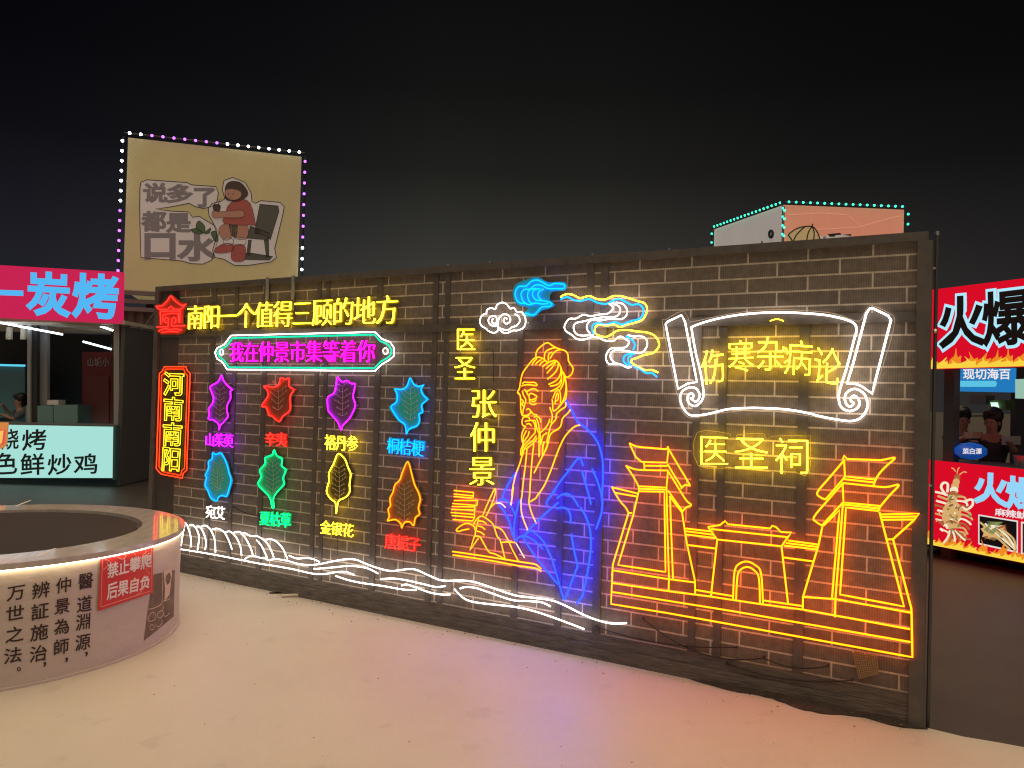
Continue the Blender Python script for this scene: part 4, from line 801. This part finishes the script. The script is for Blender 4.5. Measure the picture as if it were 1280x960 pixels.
for pts, m in (([(620,560),(670,545),(690,560),(680,630),(640,640),(612,600)], skin_p), ([(715,555),(775,555),(770,630),(705,630)], skin_p), ([(670,545),(715,550),(710,620),(685,615)], chg), ([(640,635),(682,630),(692,660),(645,668)], sil), ([(700,630),(760,630),(758,665),(700,665)], sil), ([(590,690),(640,660),(690,665),(695,700),(640,715),(590,712)], red_p), ([(682,715),(700,670),(755,670),(765,720),(750,760),(700,762),(682,745)], red_p), ([(578,440),(618,440),(612,478),(585,478)], hair_p)): flat(pts, m, .018, .003)
flat([(690,420),(730,405),(790,430),(820,550),(800,555),(640,545),(650,490),(660,450)], red_p, .022, .003); flat([(745,470),(745,510),(640,512),(585,515),(570,492),(580,475),(630,478)], skin_p, .026, .003)
flat([(650,330),(680,305),(730,310),(762,340),(778,375),(760,400),(720,420),(665,415),(646,395)], hair_p, .022, .003); flat([(650,355),(690,350),(735,365),(735,392),(712,408),(672,408),(650,385)], skin_p, .026)
for x in (662, 690): flat([(x,372),(x+5,372),(x+5,380),(x,380)], blk, .029, 0, False)
flat([(658,396),(672,400),(684,397),(672,403)], blk, .029, 0, False)
art.tube([BP.hit(x, y, .03) for x, y in smooth_line(V((608,440),(615,410),(630,405)))], .004, blk, BN, False, 4)
for pts in ([(480,570),(495,530),(530,560),(525,600)], [(525,602),(565,570),(555,602)], [(450,580),(490,575),(520,605),(470,600)]): flat(pts, grn_p, .012, .003)
flat([(565,600),(595,590),(608,640),(590,650)], grn_p, .012, .003)
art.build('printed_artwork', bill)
for ch, q in (('说', rectq(183, 318, 312, 422)), ('多', rectq(312, 325, 458, 425)), ('了', rectq(466, 338, 592, 450)), ('都', rectq(176, 478, 305, 588)), ('是', rectq(316, 486, 446, 594)), ('口', rectq(176, 590, 372, 750)), ('水', rectq(384, 608, 586, 756))):
    mb = MB(); put_glyph(mb, ch, quad_on(BP, V(*q), .008), grey, BN, 0, .045, .003); mb.build('printed_character', bill)

# --- bulb strings
BULBM = {'white': glow('white_bulb', (.75, .88, 1), 5.58), 'purple': glow('purple_bulb', (.42, .10, 1), 2.48), 'green': glow('green_bulb', (.03, .85, .45), 2.48)}
def bulb_string(label, runs, group, loc):
    r_ = thing('light_string', label, 'string lights', loc, 0, group); wire = MB()
    protos = {}
    for (a_, b_, n, cols) in runs:
        wire.tube([a_, a_.lerp(b_, .5), b_], .012, CABLE, Vector((0, 1, 0)), False, 5)
        for i in range(n):
            c = cols(i / max(1, n-1)); p = a_.lerp(b_, (i + .5)/n) + Vector((0, -.02, 0))
            if c not in protos:
                mb = MB(); mb.ball((0, 0, 0), .026, BULBM[c], 8)
                me_o = mb.build('bulb', None, True); protos[c] = me_o; o = me_o
            else: o = protos[c].copy(); COL.objects.link(o)
            o.name = 'bulb'; o.parent = r_; o.location = ROOTM[r_.name].inverted() @ p
    wire.build('wire', r_); return r_
up = Vector((0, 0, .06)); fr = BN * .05
cTL, cTR = Vector((tl.x, tl.y, ztop)) + (tl.z - ztop)*Vector((0,0,1)), Vector((tr.x, tr.y, tr.z))
cTL = Vector((tl.x, tl.y, ztop)); cTR = cTL + dirx * WB; cBL, cBR = Vector((tl.x, tl.y, zbot + .05)), Vector((cTR.x, cTR.y, zbot + .05))
bulb_string('purple and white bulbs strung round the front edges of the yellow rooftop box', [
  (cTL + up + fr - dirx*.05, cTR + up + fr + dirx*.05, 17, lambda k: 'white' if k < .08 or k > .56 else 'purple'),
  (cTL + fr - dirx*.07, cBL + fr - dirx*.07, 15, lambda k: 'white' if k < .5 else 'purple'),
  (cTR + fr + dirx*.07, cBR + fr + dirx*.07, 13, lambda k: 'purple' if k < .66 else 'white')], 'bulb strings on the rooftop boxes', (cBL + fr))

# ================================================================== second rooftop box, behind the right half of the wall
Z2 = 17.5
c0 = tri(980, 256, Z2); d0 = tri(893, 286, Z2 * 1.155); e0 = tri(1130, 265, Z2 + .15)
zt2 = c0.z; zb2 = 3.2
ex = Vector((e0.x - c0.x, e0.y - c0.y, 0)); wx = ex.length; ex.normalize(); ey = Vector((d0.x - c0.x, d0.y - c0.y, 0)); wy = ey.length; ey.normalize()
base = Vector((c0.x, c0.y, 0)); FN = Vector((ex.y, -ex.x, 0)); SN = Vector((-ey.y, ey.x, 0)); SN = SN if SN.dot(base) < 0 else -SN
mid = base + ex*wx/2 + ey*wy/2
k2 = thing('kiosk', 'dark kiosk behind the right half of the brick-patterned wall, under the salmon box', 'kiosk', mid)
def para(mb, z0, z1, m, g=0.0):
    a_, b_, c_, d_ = base - ex*g - ey*g, base + ex*(wx+g) - ey*g, base + ex*(wx+g) + ey*(wy+g), base - ex*g + ey*(wy+g)
    mb.prism([p + Vector((0, 0, z1)) for p in (a_, b_, c_, d_)], Vector((0, 0, 1)), z1 - z0, m)
b = MB(); para(b, 0, zb2 - .12, dark_m, -.15); b.build('body', k2); b = MB(); para(b, zb2 - .12, zb2, pmat('grey_beam', (.16, .16, .17), .5), .1); b.build('roof_beam', k2)
bx2 = thing('rooftop_box', 'salmon and white fabric box edged with green bulbs, showing above the wall', 'billboard', mid + Vector((0, 0, zb2)))
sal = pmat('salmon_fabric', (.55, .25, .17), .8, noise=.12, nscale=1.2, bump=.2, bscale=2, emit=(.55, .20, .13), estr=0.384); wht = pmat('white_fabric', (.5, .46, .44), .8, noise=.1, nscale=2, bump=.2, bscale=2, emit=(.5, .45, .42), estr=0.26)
b = MB(); Zv = lambda z: Vector((0, 0, z))
P4 = [base, base + ex*wx, base + ex*wx + ey*wy, base + ey*wy]
vs = [p + Zv(zb2 + .001) for p in P4] + [p + Zv(zt2) for p in P4]
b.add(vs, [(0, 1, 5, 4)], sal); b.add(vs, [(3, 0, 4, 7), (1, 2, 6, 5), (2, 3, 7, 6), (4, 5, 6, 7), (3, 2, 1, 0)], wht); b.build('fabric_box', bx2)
P2L = Plane(base, FN); W = Crop(870, 230, 4.129); art = MB()
umb = pmat('umbrella_print', (.5, .38, .2), .8, emit=(.5, .36, .17), estr=0.248)
P3 = [P2L.hit(x, y, .006) for x, y in W((475,262),(510,235),(555,220),(600,220),(625,245),(640,290),(640,330),(475,330))]; art.prism(P3, FN, .003, umb)
for pts in ([(475,262),(510,235),(555,220),(600,220),(625,245),(640,285)], [(600,218),(580,250),(570,300)], [(600,218),(610,250),(606,300)], [(560,222),(520,260),(500,300)], [(600,218),(602,205)], [(475,262),(495,290),(500,320)]): art.tube([P2L.hit(x, y, .012) for x, y in smooth_line(W(*pts))], .014, blk, FN, False, 4)
P3 = [P2L.hit(x, y, .006) for x, y in W((640,270),(790,260),(800,300),(640,310))]; art.prism(P3, FN, .003, wht)
for pts in ([(680,258),(745,252),(750,262),(720,264),(715,272),(690,272)], [(755,262),(800,258),(800,268)]): P3 = [P2L.hit(x, y, .012) for x, y in W(*pts)]; art.prism(P3, FN, .003, blk)
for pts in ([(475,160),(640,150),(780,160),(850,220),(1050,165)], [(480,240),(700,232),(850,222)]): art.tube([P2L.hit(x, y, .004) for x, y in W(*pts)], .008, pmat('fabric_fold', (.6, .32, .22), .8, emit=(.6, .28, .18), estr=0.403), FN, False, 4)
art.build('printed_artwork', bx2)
P2S = Plane(base, SN); art = MB(); art.tube([P2S.hit(x, y, .01) for x, y in W(*[(388 + 9*math.cos(a_*.5), 258 + 17*math.sin(a_*.5)) for a_ in range(13)])], .035, blk, SN, True, 5); art.build('printed_mark', bx2)
o_ = FN * .06 + Zv(.05)
gcol = lambda k: 'green'
cc = base + Zv(zt2); bulb_string('green bulbs strung round the top and corners of the salmon rooftop box', [
  (cc + o_, cc + ex*wx + o_, 17, gcol), (cc + SN*.06 + Zv(.05), cc + ey*wy + SN*.06 + Zv(.05), 19, gcol),
  (cc + FN*.06 - ex*.05, base + Zv(zb2 + .1) + FN*.06 - ex*.05, 14, gcol), (cc + SN*.06 - ey*.09 - Zv(.06), base + Zv(zb2 + .1) + SN*.06 - ey*.09, 14, gcol),
  (cc + ex*(wx+.06) + FN*.05, base + ex*(wx+.06) + Zv(zb2 + .1) + FN*.05, 12, gcol), (cc + ey*(wy+.05) + SN*.05, base + ey*(wy+.05) + Zv(zb2 + .1) + SN*.05, 12, gcol)], 'bulb strings on the rooftop boxes', base + Zv(zb2) + FN*.06)

# ================================================================== right stall
RN = Vector((-.873, -.488, 0)).normalized(); RD = Vector((.488, -.873, 0)).normalized()
RS = Plane((4.51, 8.5, 0), RN)
rst = thing('squid_stall', 'red lit food stall with flame-edged signs at the right edge beyond the wall', 'food stall', Vector((4.9, 7.8, 0)) - RN * 1.0)
fr_red = glow('red_lit_sign', (.72, .004, .02), 0.589)
fq(RS, [(1150, 364), (1400, 333), (1400, 454.5), (1150, 461.5)], 0, .12, fr_red, 'lit_fascia', rst)
fq(RS, [(1150, 574.5), (1400, 600), (1400, 727), (1150, 678)], 0, .12, fr_red, 'lit_counter_front', rst)
lit_w = glow('pale_blue_letter', (.42, .78, .95), 0.651); dk = pmat('charcoal_letter', (.02, .012, .015), .7)
Y = Crop(1140, 330, 4.171)
for ch, q in (('火', Y((140,180),(375,160),(380,420),(150,435))), ('爆', Y((372,155),(620,125),(625,410),(380,425)))):
    qq = quad_on(RS, q, .015); mb = MB(); put_glyph(mb, ch, qq, lit_w, RN, 0, .078, .006); mb.build('letter_outline', rst)
    mb = MB(); put_glyph(mb, ch, qq, dk, RN, .012, .026, .006); mb.build('letter', rst)
Yb = Crop(1140, 540, 5.05)
for ch, q in (('火', Yb((395,255),(600,270),(600,470),(395,440))), ('爆', Yb((600,280),(820,300),(820,510),(600,475)))):
    mb = MB(); put_glyph(mb, ch, quad_on(RS, q, .012), glow('sky_letter', (.30, .66, .95), 0.62), RN, 0, .04, .006); mb.build('letter', rst)
for ch, q in (('麻', Yb((525,480),(590,488),(590,535),(525,525))), ('辣', Yb((592,488),(656,496),(656,544),(592,536))), ('鱿', Yb((660,497),(725,505),(725,553),(660,545)))):
    mb = MB(); put_glyph(mb, ch, quad_on(RS, q, .012), glow('white_letter', (.85, .8, .8), 0.62), RN, 0, .02, .006); mb.build('letter', rst)
# printed flames
fl1, fl2 = glow('flame_orange', (1, .30, .02), 0.527), glow('flame_yellow', (1, .68, .06), 0.589)
def flames(name, x0, x1, yb, h, n, sd):
    rnd = random.Random(sd); b = MB()
    for lay, (m, hs, of) in enumerate(((fl1, 1.0, .012), (fl2, .62, .018))):
        for i in range(n):
            xc = x0 + (x1-x0)*(i + rnd.uniform(.3, .7))/n; wv_ = (x1-x0)/n*rnd.uniform(.55, .95); hh = h*hs*rnd.uniform(.45, 1.05); ln = rnd.uniform(-.5, .5)*wv_
            pts = smooth_line([(xc-wv_, yb(xc-wv_)), (xc-wv_*.75, yb(xc)-hh*.4), (xc-wv_*.2, yb(xc)-hh*.62), (xc+ln, yb(xc)-hh), (xc+wv_*.15, yb(xc)-hh*.55), (xc+wv_*.6, yb(xc)-hh*.62), (xc+wv_*.55, yb(xc)-hh*.3), (xc+wv_, yb(xc+wv_))], False, 3)
            b.prism([RS.hit(x, y, of + i*.0006) for x, y in pts], RN, .003, m)
    b.build(name, rst)
flames('printed_flames', 1156, 1400, lambda x: 461.3 - (x-1150)*.028, 24, 15, 3)
flames('printed_flames', 1152, 1400, lambda x: 678.3 + (x-1150)*.196, 22, 18, 5)
# printed squid skewer and food photo on the counter front
b = MB(); cols = [glow('print_tan', (.70, .42, .16), .6), glow('print_cream', (.9, .8, .6), .62), glow('print_olive', (.25, .30, .10), 0.496), glow('print_brown', (.30, .12, .05), 0.496), glow('print_rust', (.5, .16, .05), 0.496)]
rnd = random.Random(11)
def blob(cx_, cy_, rx, ry, ang, m, of):
    pts = [(cx_ + rx*math.cos(g)*math.cos(ang) - ry*math.sin(g)*math.sin(ang), cy_ + rx*math.cos(g)*math.sin(ang) + ry*math.sin(g)*math.cos(ang)) for g in [2*math.pi*i/9 for i in range(9)]]
    b.prism([RS.hit(x, y, of) for x, y in Yb(*pts)], RN, .002, m)
def arm(pts, r, m, o_): b.tube([RS.hit(x, y, o_) for x, y in smooth_line(Yb(*pts))], r, m, RN, False, 5)
for i in range(9):                                  # pale skewers and arms fanning out to both sides
    y = 385 + i*28
    arm([(265 - i*3, y + 30), (215 - i*2, y + 10), (150 + i*2 + rnd.uniform(-14, 14), y - 8 + rnd.uniform(-8, 8))], .012 if i < 5 else .009, cols[(1, 0, 1, 4)[i % 4]], .016)
    arm([(265 - i*3, y + 20), (320, y + 24), (372 - abs(i - 4)*9, y + 34 + i*3), (378 - abs(i - 4)*10, y + 52 + i*2)], .011, cols[(0, 1, 4, 0)[i % 4]], .017)
arm([(330, 440), (375, 425), (382, 460), (345, 490), (318, 470)], .012, cols[1], .02); arm([(215, 400), (185, 350), (200, 320), (225, 330), (222, 380)], .013, cols[1], .02)
for i in range(7): blob(283 - i*5 + rnd.uniform(-3, 3), 290 + i*26, 20 + 2.5*i, 24, .2, cols[(4, 0, 0, 1, 4, 0, 3)[i]], .022 + i*.0006)
blob(250, 520, 62, 95, .1, cols[0], .027); of = .03
for i in range(44):
    of += .0003; blob(250 + rnd.gauss(0, 34), 530 + rnd.gauss(0, 55), rnd.uniform(6, 17), rnd.uniform(4, 9), rnd.uniform(0, 3), cols[rnd.choice((1, 2, 2, 3, 4, 0))], of)
for i in range(6): arm([(240 + i*8, 620), (225 + i*22, 665), (200 + i*34, 700 - i*4)], .010, cols[(1, 4)[i % 2]], .026)
for pts in ([(275,250),(262,232),(250,228)], [(285,262),(290,235),(300,225)], [(300,270),(325,252),(345,255)]): b.tube([RS.hit(x, y, .014) for x, y in smooth_line(Yb(*pts))], .006, cols[0], RN, False, 4)
b.build('printed_squid', rst)
b = MB(); fr4 = Yb((418,520),(668,560),(668,765),(418,708)); b.prism([RS.hit(x, y, .010) for x, y in fr4], RN, .002, glow('photo_border', (.85, .8, .78), 0.558))
b.prism([RS.hit(x, y, .014) for x, y in Yb((426,530),(660,568),(660,752),(426,700))], RN, .002, pmat('photo_dark', (.035, .02, .035), .4))
for i in range(5):
    x0 = 470 + i*32; b.tube([RS.hit(x, y, .019) for x, y in smooth_line(Yb((x0-40, 570+i*9), (x0+40, 640+i*8), (min(655, x0+150), 742)))], .010, cols[1] if i % 2 else cols[0], RN, False, 5)
for i in range(22): b.prism([RS.hit(x, y, .022 + i*.0003) for x, y in Yb(*[(500 + rnd.uniform(-60, 90) + 16*math.cos(g), 625 + rnd.uniform(-55, 55) + 7*math.sin(g + .4)) for g in (0, 1.3, 2.5, 3.8, 5)])], RN, .002, cols[rnd.randrange(5)])
b.prism([RS.hit(x, y, .010) for x, y in Yb((688,565),(900,600),(900,810),(688,772))], RN, .002, glow('photo_border', (.85, .8, .78), 0.558)); b.prism([RS.hit(x, y, .014) for x, y in Yb((698,577),(900,612),(900,800),(698,762))], RN, .002, pmat('photo_rust', (.25, .06, .03), .5, noise=.6, nscale=30))
b.build('printed_photo', rst)
# carcass: counter, posts, roof, back
def rpt(s_, d, z): return Vector((4.51, 8.5, 0)) + RD*s_ - RN*d + Zv(z)
zf = RS.hit(1200, 462).z
b = MB(); b.box(rpt(1.1, .45, RS.hit(1200, 578).z - .05), RD*1.45, RN*.40, Zv(.03), pmat('stall_counter', (.10, .10, .11), .4)); b.box(rpt(1.1, .5, .45), RD*1.4, RN*.3, Zv(.4), dark_m); b.build('counter', rst)
b = MB(); b.box(rpt(1.0, 1.3, zf + .75), RD*1.6, RN*1.15, Zv(.03), pmat('stall_roof', (.12, .11, .11), .7)); b.build('roof', rst)
for s_, d in ((.12, .2), (2.5, .2), (-.3, 2.4), (2.5, 2.4)): b = MB(); b.box(rpt(s_, d, zf/2 + .3), RD*.055, RN*.055, Zv(zf/2 + .4), pmat('stall_post', (.06, .06, .07), .5)); b.build('post', rst)
b = MB(); b.box(rpt(1.1, 2.5, 1.4), RD*1.6, RN*.03, Zv(1.35), pmat('stall_back', (.06, .055, .065), .7, noise=.4, nscale=3)); b.build('back_wall', rst)
b = MB(); b.tube([rpt(.2, 1.7, zf - .12), rpt(1.2, 1.7, zf - .12), rpt(2.3, 1.7, zf - .12)], .02, glow('stall_lamp', (.8, .92, 1), .25), Zv(1)); b.build('lamp_tube', rst)
for s_, z, m in ((.75, 1.25, pmat('steel_pot', (.5, .5, .52), .25, 1)), (1.05, 1.22, pmat('wood_tub', (.4, .2, .08), .6))):
    b = MB(); b.cyl(rpt(s_, .4, RS.hit(1200, 578).z - .02), .07, .12, m, 16, .09); b.build('food_pot', rst)
for i, (x0, y0, x1, y1, m) in enumerate(((1212, 494, 1232, 505, pmat('grey_shelf', (.16, .16, .18), .5)), (1236, 500, 1257, 512, pmat('green_crate', (.10, .22, .08), .6)), (1205, 540, 1216, 548, pmat('cream_tray', (.55, .45, .38), .5)), (1252, 545, 1263, 556, pmat('pale_jug', (.4, .5, .52), .3)))):
    fq(RS, [(x0, y0), (x1, y0), (x1, y1), (x0, y1)], -2.0 if i < 2 else -.75, .2, m, ('shelf', 'crate', 'tray', 'jug')[i], rst)
fq(RS, [(1238, 503), (1246, 503), (1248, 510), (1240, 511)], -1.97, .02, glow('small_lit_label', (.6, .85, .7), .8), 'lit_label', rst)
fq(RS, [(1206, 519), (1240, 518), (1240, 520.5), (1206, 521.5)], -2.2, .05, pmat('shelf_board', (.2, .2, .21), .5), 'shelf', rst)
bs = thing('hanging_sign', 'blue lit sign with white characters hanging inside the red stall at the right', 'sign', RS.hit(1229, 490, -.9))
fq(RS, [(1192, 461), (1268, 460), (1267, 490.5), (1192, 489)], -.9, .04, glow('blue_lit_panel', (.02, .24, .62), 0.496), 'panel', bs)
for ch, x in zip('现切海百', (1204, 1219, 1234, 1249)):
    mb = MB(); put_glyph(mb, ch, quad_on(RS, rectq(x, 461, x + 14, 474), -.885), glow('white_letter', (.85, .8, .8), 0.62), RN, 0, .02, .005); mb.build('letter', bs)
fq(RS, [(1192, 476), (1244, 476), (1246, 479.5), (1244, 483.5), (1192, 483.5)], -.885, .006, glow('cyan_strip', (.12, .6, .85), 0.558), 'strip', bs)
b = MB(); b.bar(RS.hit(1200, 461, -.92), RS.hit(1200, 430, -.92), .008, STEEL); b.bar(RS.hit(1260, 461, -.92), RS.hit(1260, 430, -.92), .008, STEEL); b.build('hanger', bs)
bs2 = thing('hanging_sign', 'small pale green lit board at the right edge beside the blue hanging sign', 'sign', RS.hit(1272, 497, -.9))
fq(RS, [(1269, 474), (1300, 473), (1300, 499), (1269, 498)], -.85, .04, glow('pale_green_panel', (.42, .68, .55), 0.465), 'panel', bs2); b = MB(); b.bar(RS.hit(1285, 473, -.87), RS.hit(1285, 430, -.87), .008, STEEL); b.build('hanger', bs2)
bg_ = MB(); p = RS.hit(1213, 572, -.3); bg_.ball(p + Zv(.07), .15, pmat('blue_bag', (.01, .10, .55), .4, emit=(.01, .12, .6), estr=0.217), 10, (1.2, .8, .62))
bag = tag(bg_.build('carrier_bag', None, True, p), 'bright blue plastic bag with white characters on the red stall counter', 'bag')
for ch, x in zip('菜白漂', (1203.5, 1211.5, 1219.5)):
    mb = MB(); put_glyph(mb, ch, quad_on(RS, rectq(x, 560.5, x + 7.5, 567.5), -.13), glow('white_letter', (.85, .8, .8), 0.62), RN, 0, .02, .005); mb.build('printed_character', bag)
# slim steel pole standing just beyond the wall's near end
b = MB(); p = GROUND.hit(1166, 914); pp_ = wall_pt(.046, 0, -.05)
b.cyl(pp_ - Zv(.02), .009, H_W + .01, pmat('dull_steel_pole', (.10, .10, .105), .4, .6), 10); b.cyl(pp_ + Zv(H_W - .01), .011, .02, STUD, 8); b.ball(pp_ + Zv(1.98) + WN*.012, .014, STUD, 8)
b.bar(pp_ + Zv(1.2), wall_pt(.02, 1.2, -.028), .005, STUD); b.bar(pp_ + Zv(2.3), wall_pt(.02, 2.3, -.028), .005, STUD)
tag(b.build('steel_pole', None, False, pp_), 'slim steel pole standing against the near end of the brick-patterned wall', 'pole')

# ================================================================== people in the stalls
def skin_mesh(name, joints, edges, m, parent, sub=2):
    me = bpy.data.meshes.new(name); inv = ROOTM[parent.name].inverted()
    me.from_pydata([inv @ Vector(j[0]) for j in joints], edges, [])
    o = bpy.data.objects.new(name, me); COL.objects.link(o)
    md = o.modifiers.new('skin', 'SKIN')
    if not me.skin_vertices: 
        for l in list(me.skin_vertices): pass
    sv_ = me.skin_vertices[0].data if me.skin_vertices else None
    if sv_ is None:
        bpy.context.view_layer.objects.active = o; bpy.ops.mesh.customdata_skin_add(); sv_ = me.skin_vertices[0].data
    for i, j in enumerate(joints):
        r = j[1] if isinstance(j[1], tuple) else (j[1], j[1]); sv_[i].radius = r; sv_[i].use_root = (i == 0)
    sd_ = o.modifiers.new('sub', 'SUBSURF'); sd_.levels = sub; sd_.render_levels = sub
    dg = bpy.context.evaluated_depsgraph_get(); nm = bpy.data.meshes.new_from_object(o.evaluated_get(dg))
    bpy.data.objects.remove(o); bpy.data.meshes.remove(me)
    nm.materials.clear(); nm.materials.append(m); nm.polygons.foreach_set('use_smooth', [True]*len(nm.polygons))
    o2 = bpy.data.objects.new(name, nm); COL.objects.link(o2); o2.parent = parent; ROOTM[o2.name] = ROOTM[parent.name]; return o2
def person(label, foot, face, head_z, shirt, handl, handr, skin=(.35, .2, .14), hairlen=.0, group=None, seated=False):
    "standing (or seated) figure; face = horizontal direction it looks, hands in world points"
    foot = Vector(foot); f = Vector(face).normalized(); sd = Vector((-f.y, f.x, 0)); H = head_z
    r_ = thing('person', label, 'person', foot, 0, group)
    S = H / 1.62; hip = foot + Zv((.92 if not seated else .50)*S); top = foot + Zv(H)
    sh = top - Zv(.27*S) - f*.02; knee = .48*S; chest = sh - Zv(.18*S); neck = top - Zv(.17*S)
    J, Ed = [], []
    def add_(p, r): J.append((p, r)); return len(J) - 1
    i_h = add_(hip, (.15*S, .11*S)); i_w = add_(hip.lerp(chest, .5), (.125*S, .10*S)); i_c = add_(chest, (.155*S, .105*S)); i_n0 = add_(sh + Zv(.03), (.10*S, .07*S)); i_n = add_(neck, .052*S); Ed += [(i_h, i_w), (i_w, i_c), (i_c, i_n0), (i_n0, i_n)]
    i_hd = add_(top - Zv(.06*S) + f*.015, (.078*S, .092*S)); i_ht = add_(top + Zv(.05*S), (.062*S, .075*S)); Ed += [(i_n, i_hd), (i_hd, i_ht)]
    for sg, hand in ((-1, handl), (1, handr)):
        hand = Vector(hand); s0 = sh + sd*sg*.17*S; el = s0.lerp(hand, .5) - Zv(.09) + sd*sg*.06
        a1 = add_(s0, .058*S); a2 = add_(el, .043*S); a3 = add_(el.lerp(hand, .9), .03*S); a4 = add_(hand, (.036*S, .022*S)); Ed += [(i_n0, a1), (a1, a2), (a2, a3), (a3, a4)]
        d = (hand - el).normalized()
        for q in range(5):
            off_ = (q - 2) * .018; fg = add_(hand + d*(.075 - .008*abs(q-2)) + sd*off_ - Zv(.012), .009); Ed.append((a4, fg))
        l1 = add_(hip + sd*sg*.09*S - Zv(.04), .085*S)
        kn = foot + sd*sg*.1*S + (Zv(knee) if not seated else f*.42*S + Zv(.47*S)); ft = foot + sd*sg*.1*S + Zv(.05) + (f*.40*S if seated else Vector())
        k_ = add_(kn, .058*S); an = add_(ft + Zv(.04), .042*S); to = add_(ft + f*.15 - Zv(.01), (.042*S, .032*S)); Ed += [(i_h, l1), (l1, k_), (k_, an), (an, to)]
    body = skin_mesh('body', J, Ed, pmat('skin_tone', skin, .6), r_)
    # shirt and trousers follow the body
    def shell(name, ids, m, gr):
        mp = {k: n for n, k in enumerate(ids)}; jj = [(J[k][0], tuple(x + gr for x in (J[k][1] if isinstance(J[k][1], tuple) else (J[k][1],)*2))) for k in ids]
        return skin_mesh(name, jj, [(mp[a_], mp[b_]) for a_, b_ in Ed if a_ in mp and b_ in mp], m, r_)
    arm0 = 7; step = 13
    shell('shirt', [0, 1, 2, 3] + [arm0, arm0 + 1] + [arm0 + step, arm0 + step + 1], shirt, .016)
    legs = [0]
    for q in (0, 1): legs += [arm0 + q*step + 9, arm0 + q*step + 10, arm0 + q*step + 11]
    shell('trousers', legs, pmat('dark_trousers', (.03, .03, .04), .8), .014)
    hm = pmat('black_hair', (.012, .01, .01), .5); b = MB(); hc = top + Zv(.015)
    b.ball(hc + Zv(.03*S) - f*.026, .116*S, hm, 14, (1, 1, .98)); b.ball(hc + Zv(.06*S) + f*.03, .085*S, hm, 12, (1, 1, .6))
    if hairlen: b.ball(hc - Zv(.06*S) - f*.065*S, .085*S, hm, 12, (1, 1, 1 + hairlen))
    b.build('hair', r_, True)
    sk = pmat('skin_tone', skin, .6)
    for sg in (-1, 1):
        b = MB(); b.ball(top - Zv(.035*S) + f*.092*S + sd*sg*.033*S, .012*S, pmat('eye_white', (.16, .15, .14), .3), 8); b.ball(top - Zv(.035*S) + f*.102*S + sd*sg*.033*S, .006*S, hm, 6); b.build('eye', r_, True)
        b = MB(); b.ball(top - Zv(.05*S) + sd*sg*.083*S, .022*S, sk, 8, (.6, .6, 1.3)); b.build('ear', r_, True)
    b = MB(); b.ball(top - Zv(.07*S) + f*.104*S, .013*S, sk, 8, (1, 1, 1.6)); b.build('nose', r_, True)
    b = MB(); b.ball(top - Zv(.105*S) + f*.090*S, .018*S, pmat('lip', (.3, .09, .08), .5), 8, (1, 1, .35)); b.build('mouth', r_, True)
    return r_
q = LS.hit(24, 505, -.75); hd = Vector((q.x, q.y, 0))
person('dark-haired person behind the pale lit counter, one arm raised, at the left edge', (hd.x, hd.y, 0), (-.7, -.7, 0), LS.hit(24, 500, -.75).z, pmat('grey_shirt', (.10, .10, .12), .8), LS.hit(4, 507, -.55), LS.hit(2, 518, -.5), hairlen=.2)
q = RS.hit(1203, 530, -1.25); f0 = RS.hit(1203, 522, -1.25)
person('dark silhouetted person standing at the left side inside the red stall', (q.x, q.y, 0), (-.2, -1, 0), f0.z, pmat('black_shirt', (.02, .02, .025), .8), q + Vector((-.05, -.25, -.12)), q + Vector((.2, -.25, -.12)), hairlen=.9)
q = RS.hit(1240, 535, -.95); f0 = RS.hit(1240, 524, -.95)
person('person in dark clothes bending over the counter in the middle of the red stall', (q.x, q.y, 0), (-.8, -.6, 0), f0.z, pmat('dark_grey_shirt', (.03, .03, .035), .8), q + Vector((-.35, -.25, -.15)), q + Vector((-.05, -.4, -.15)), hairlen=.9)
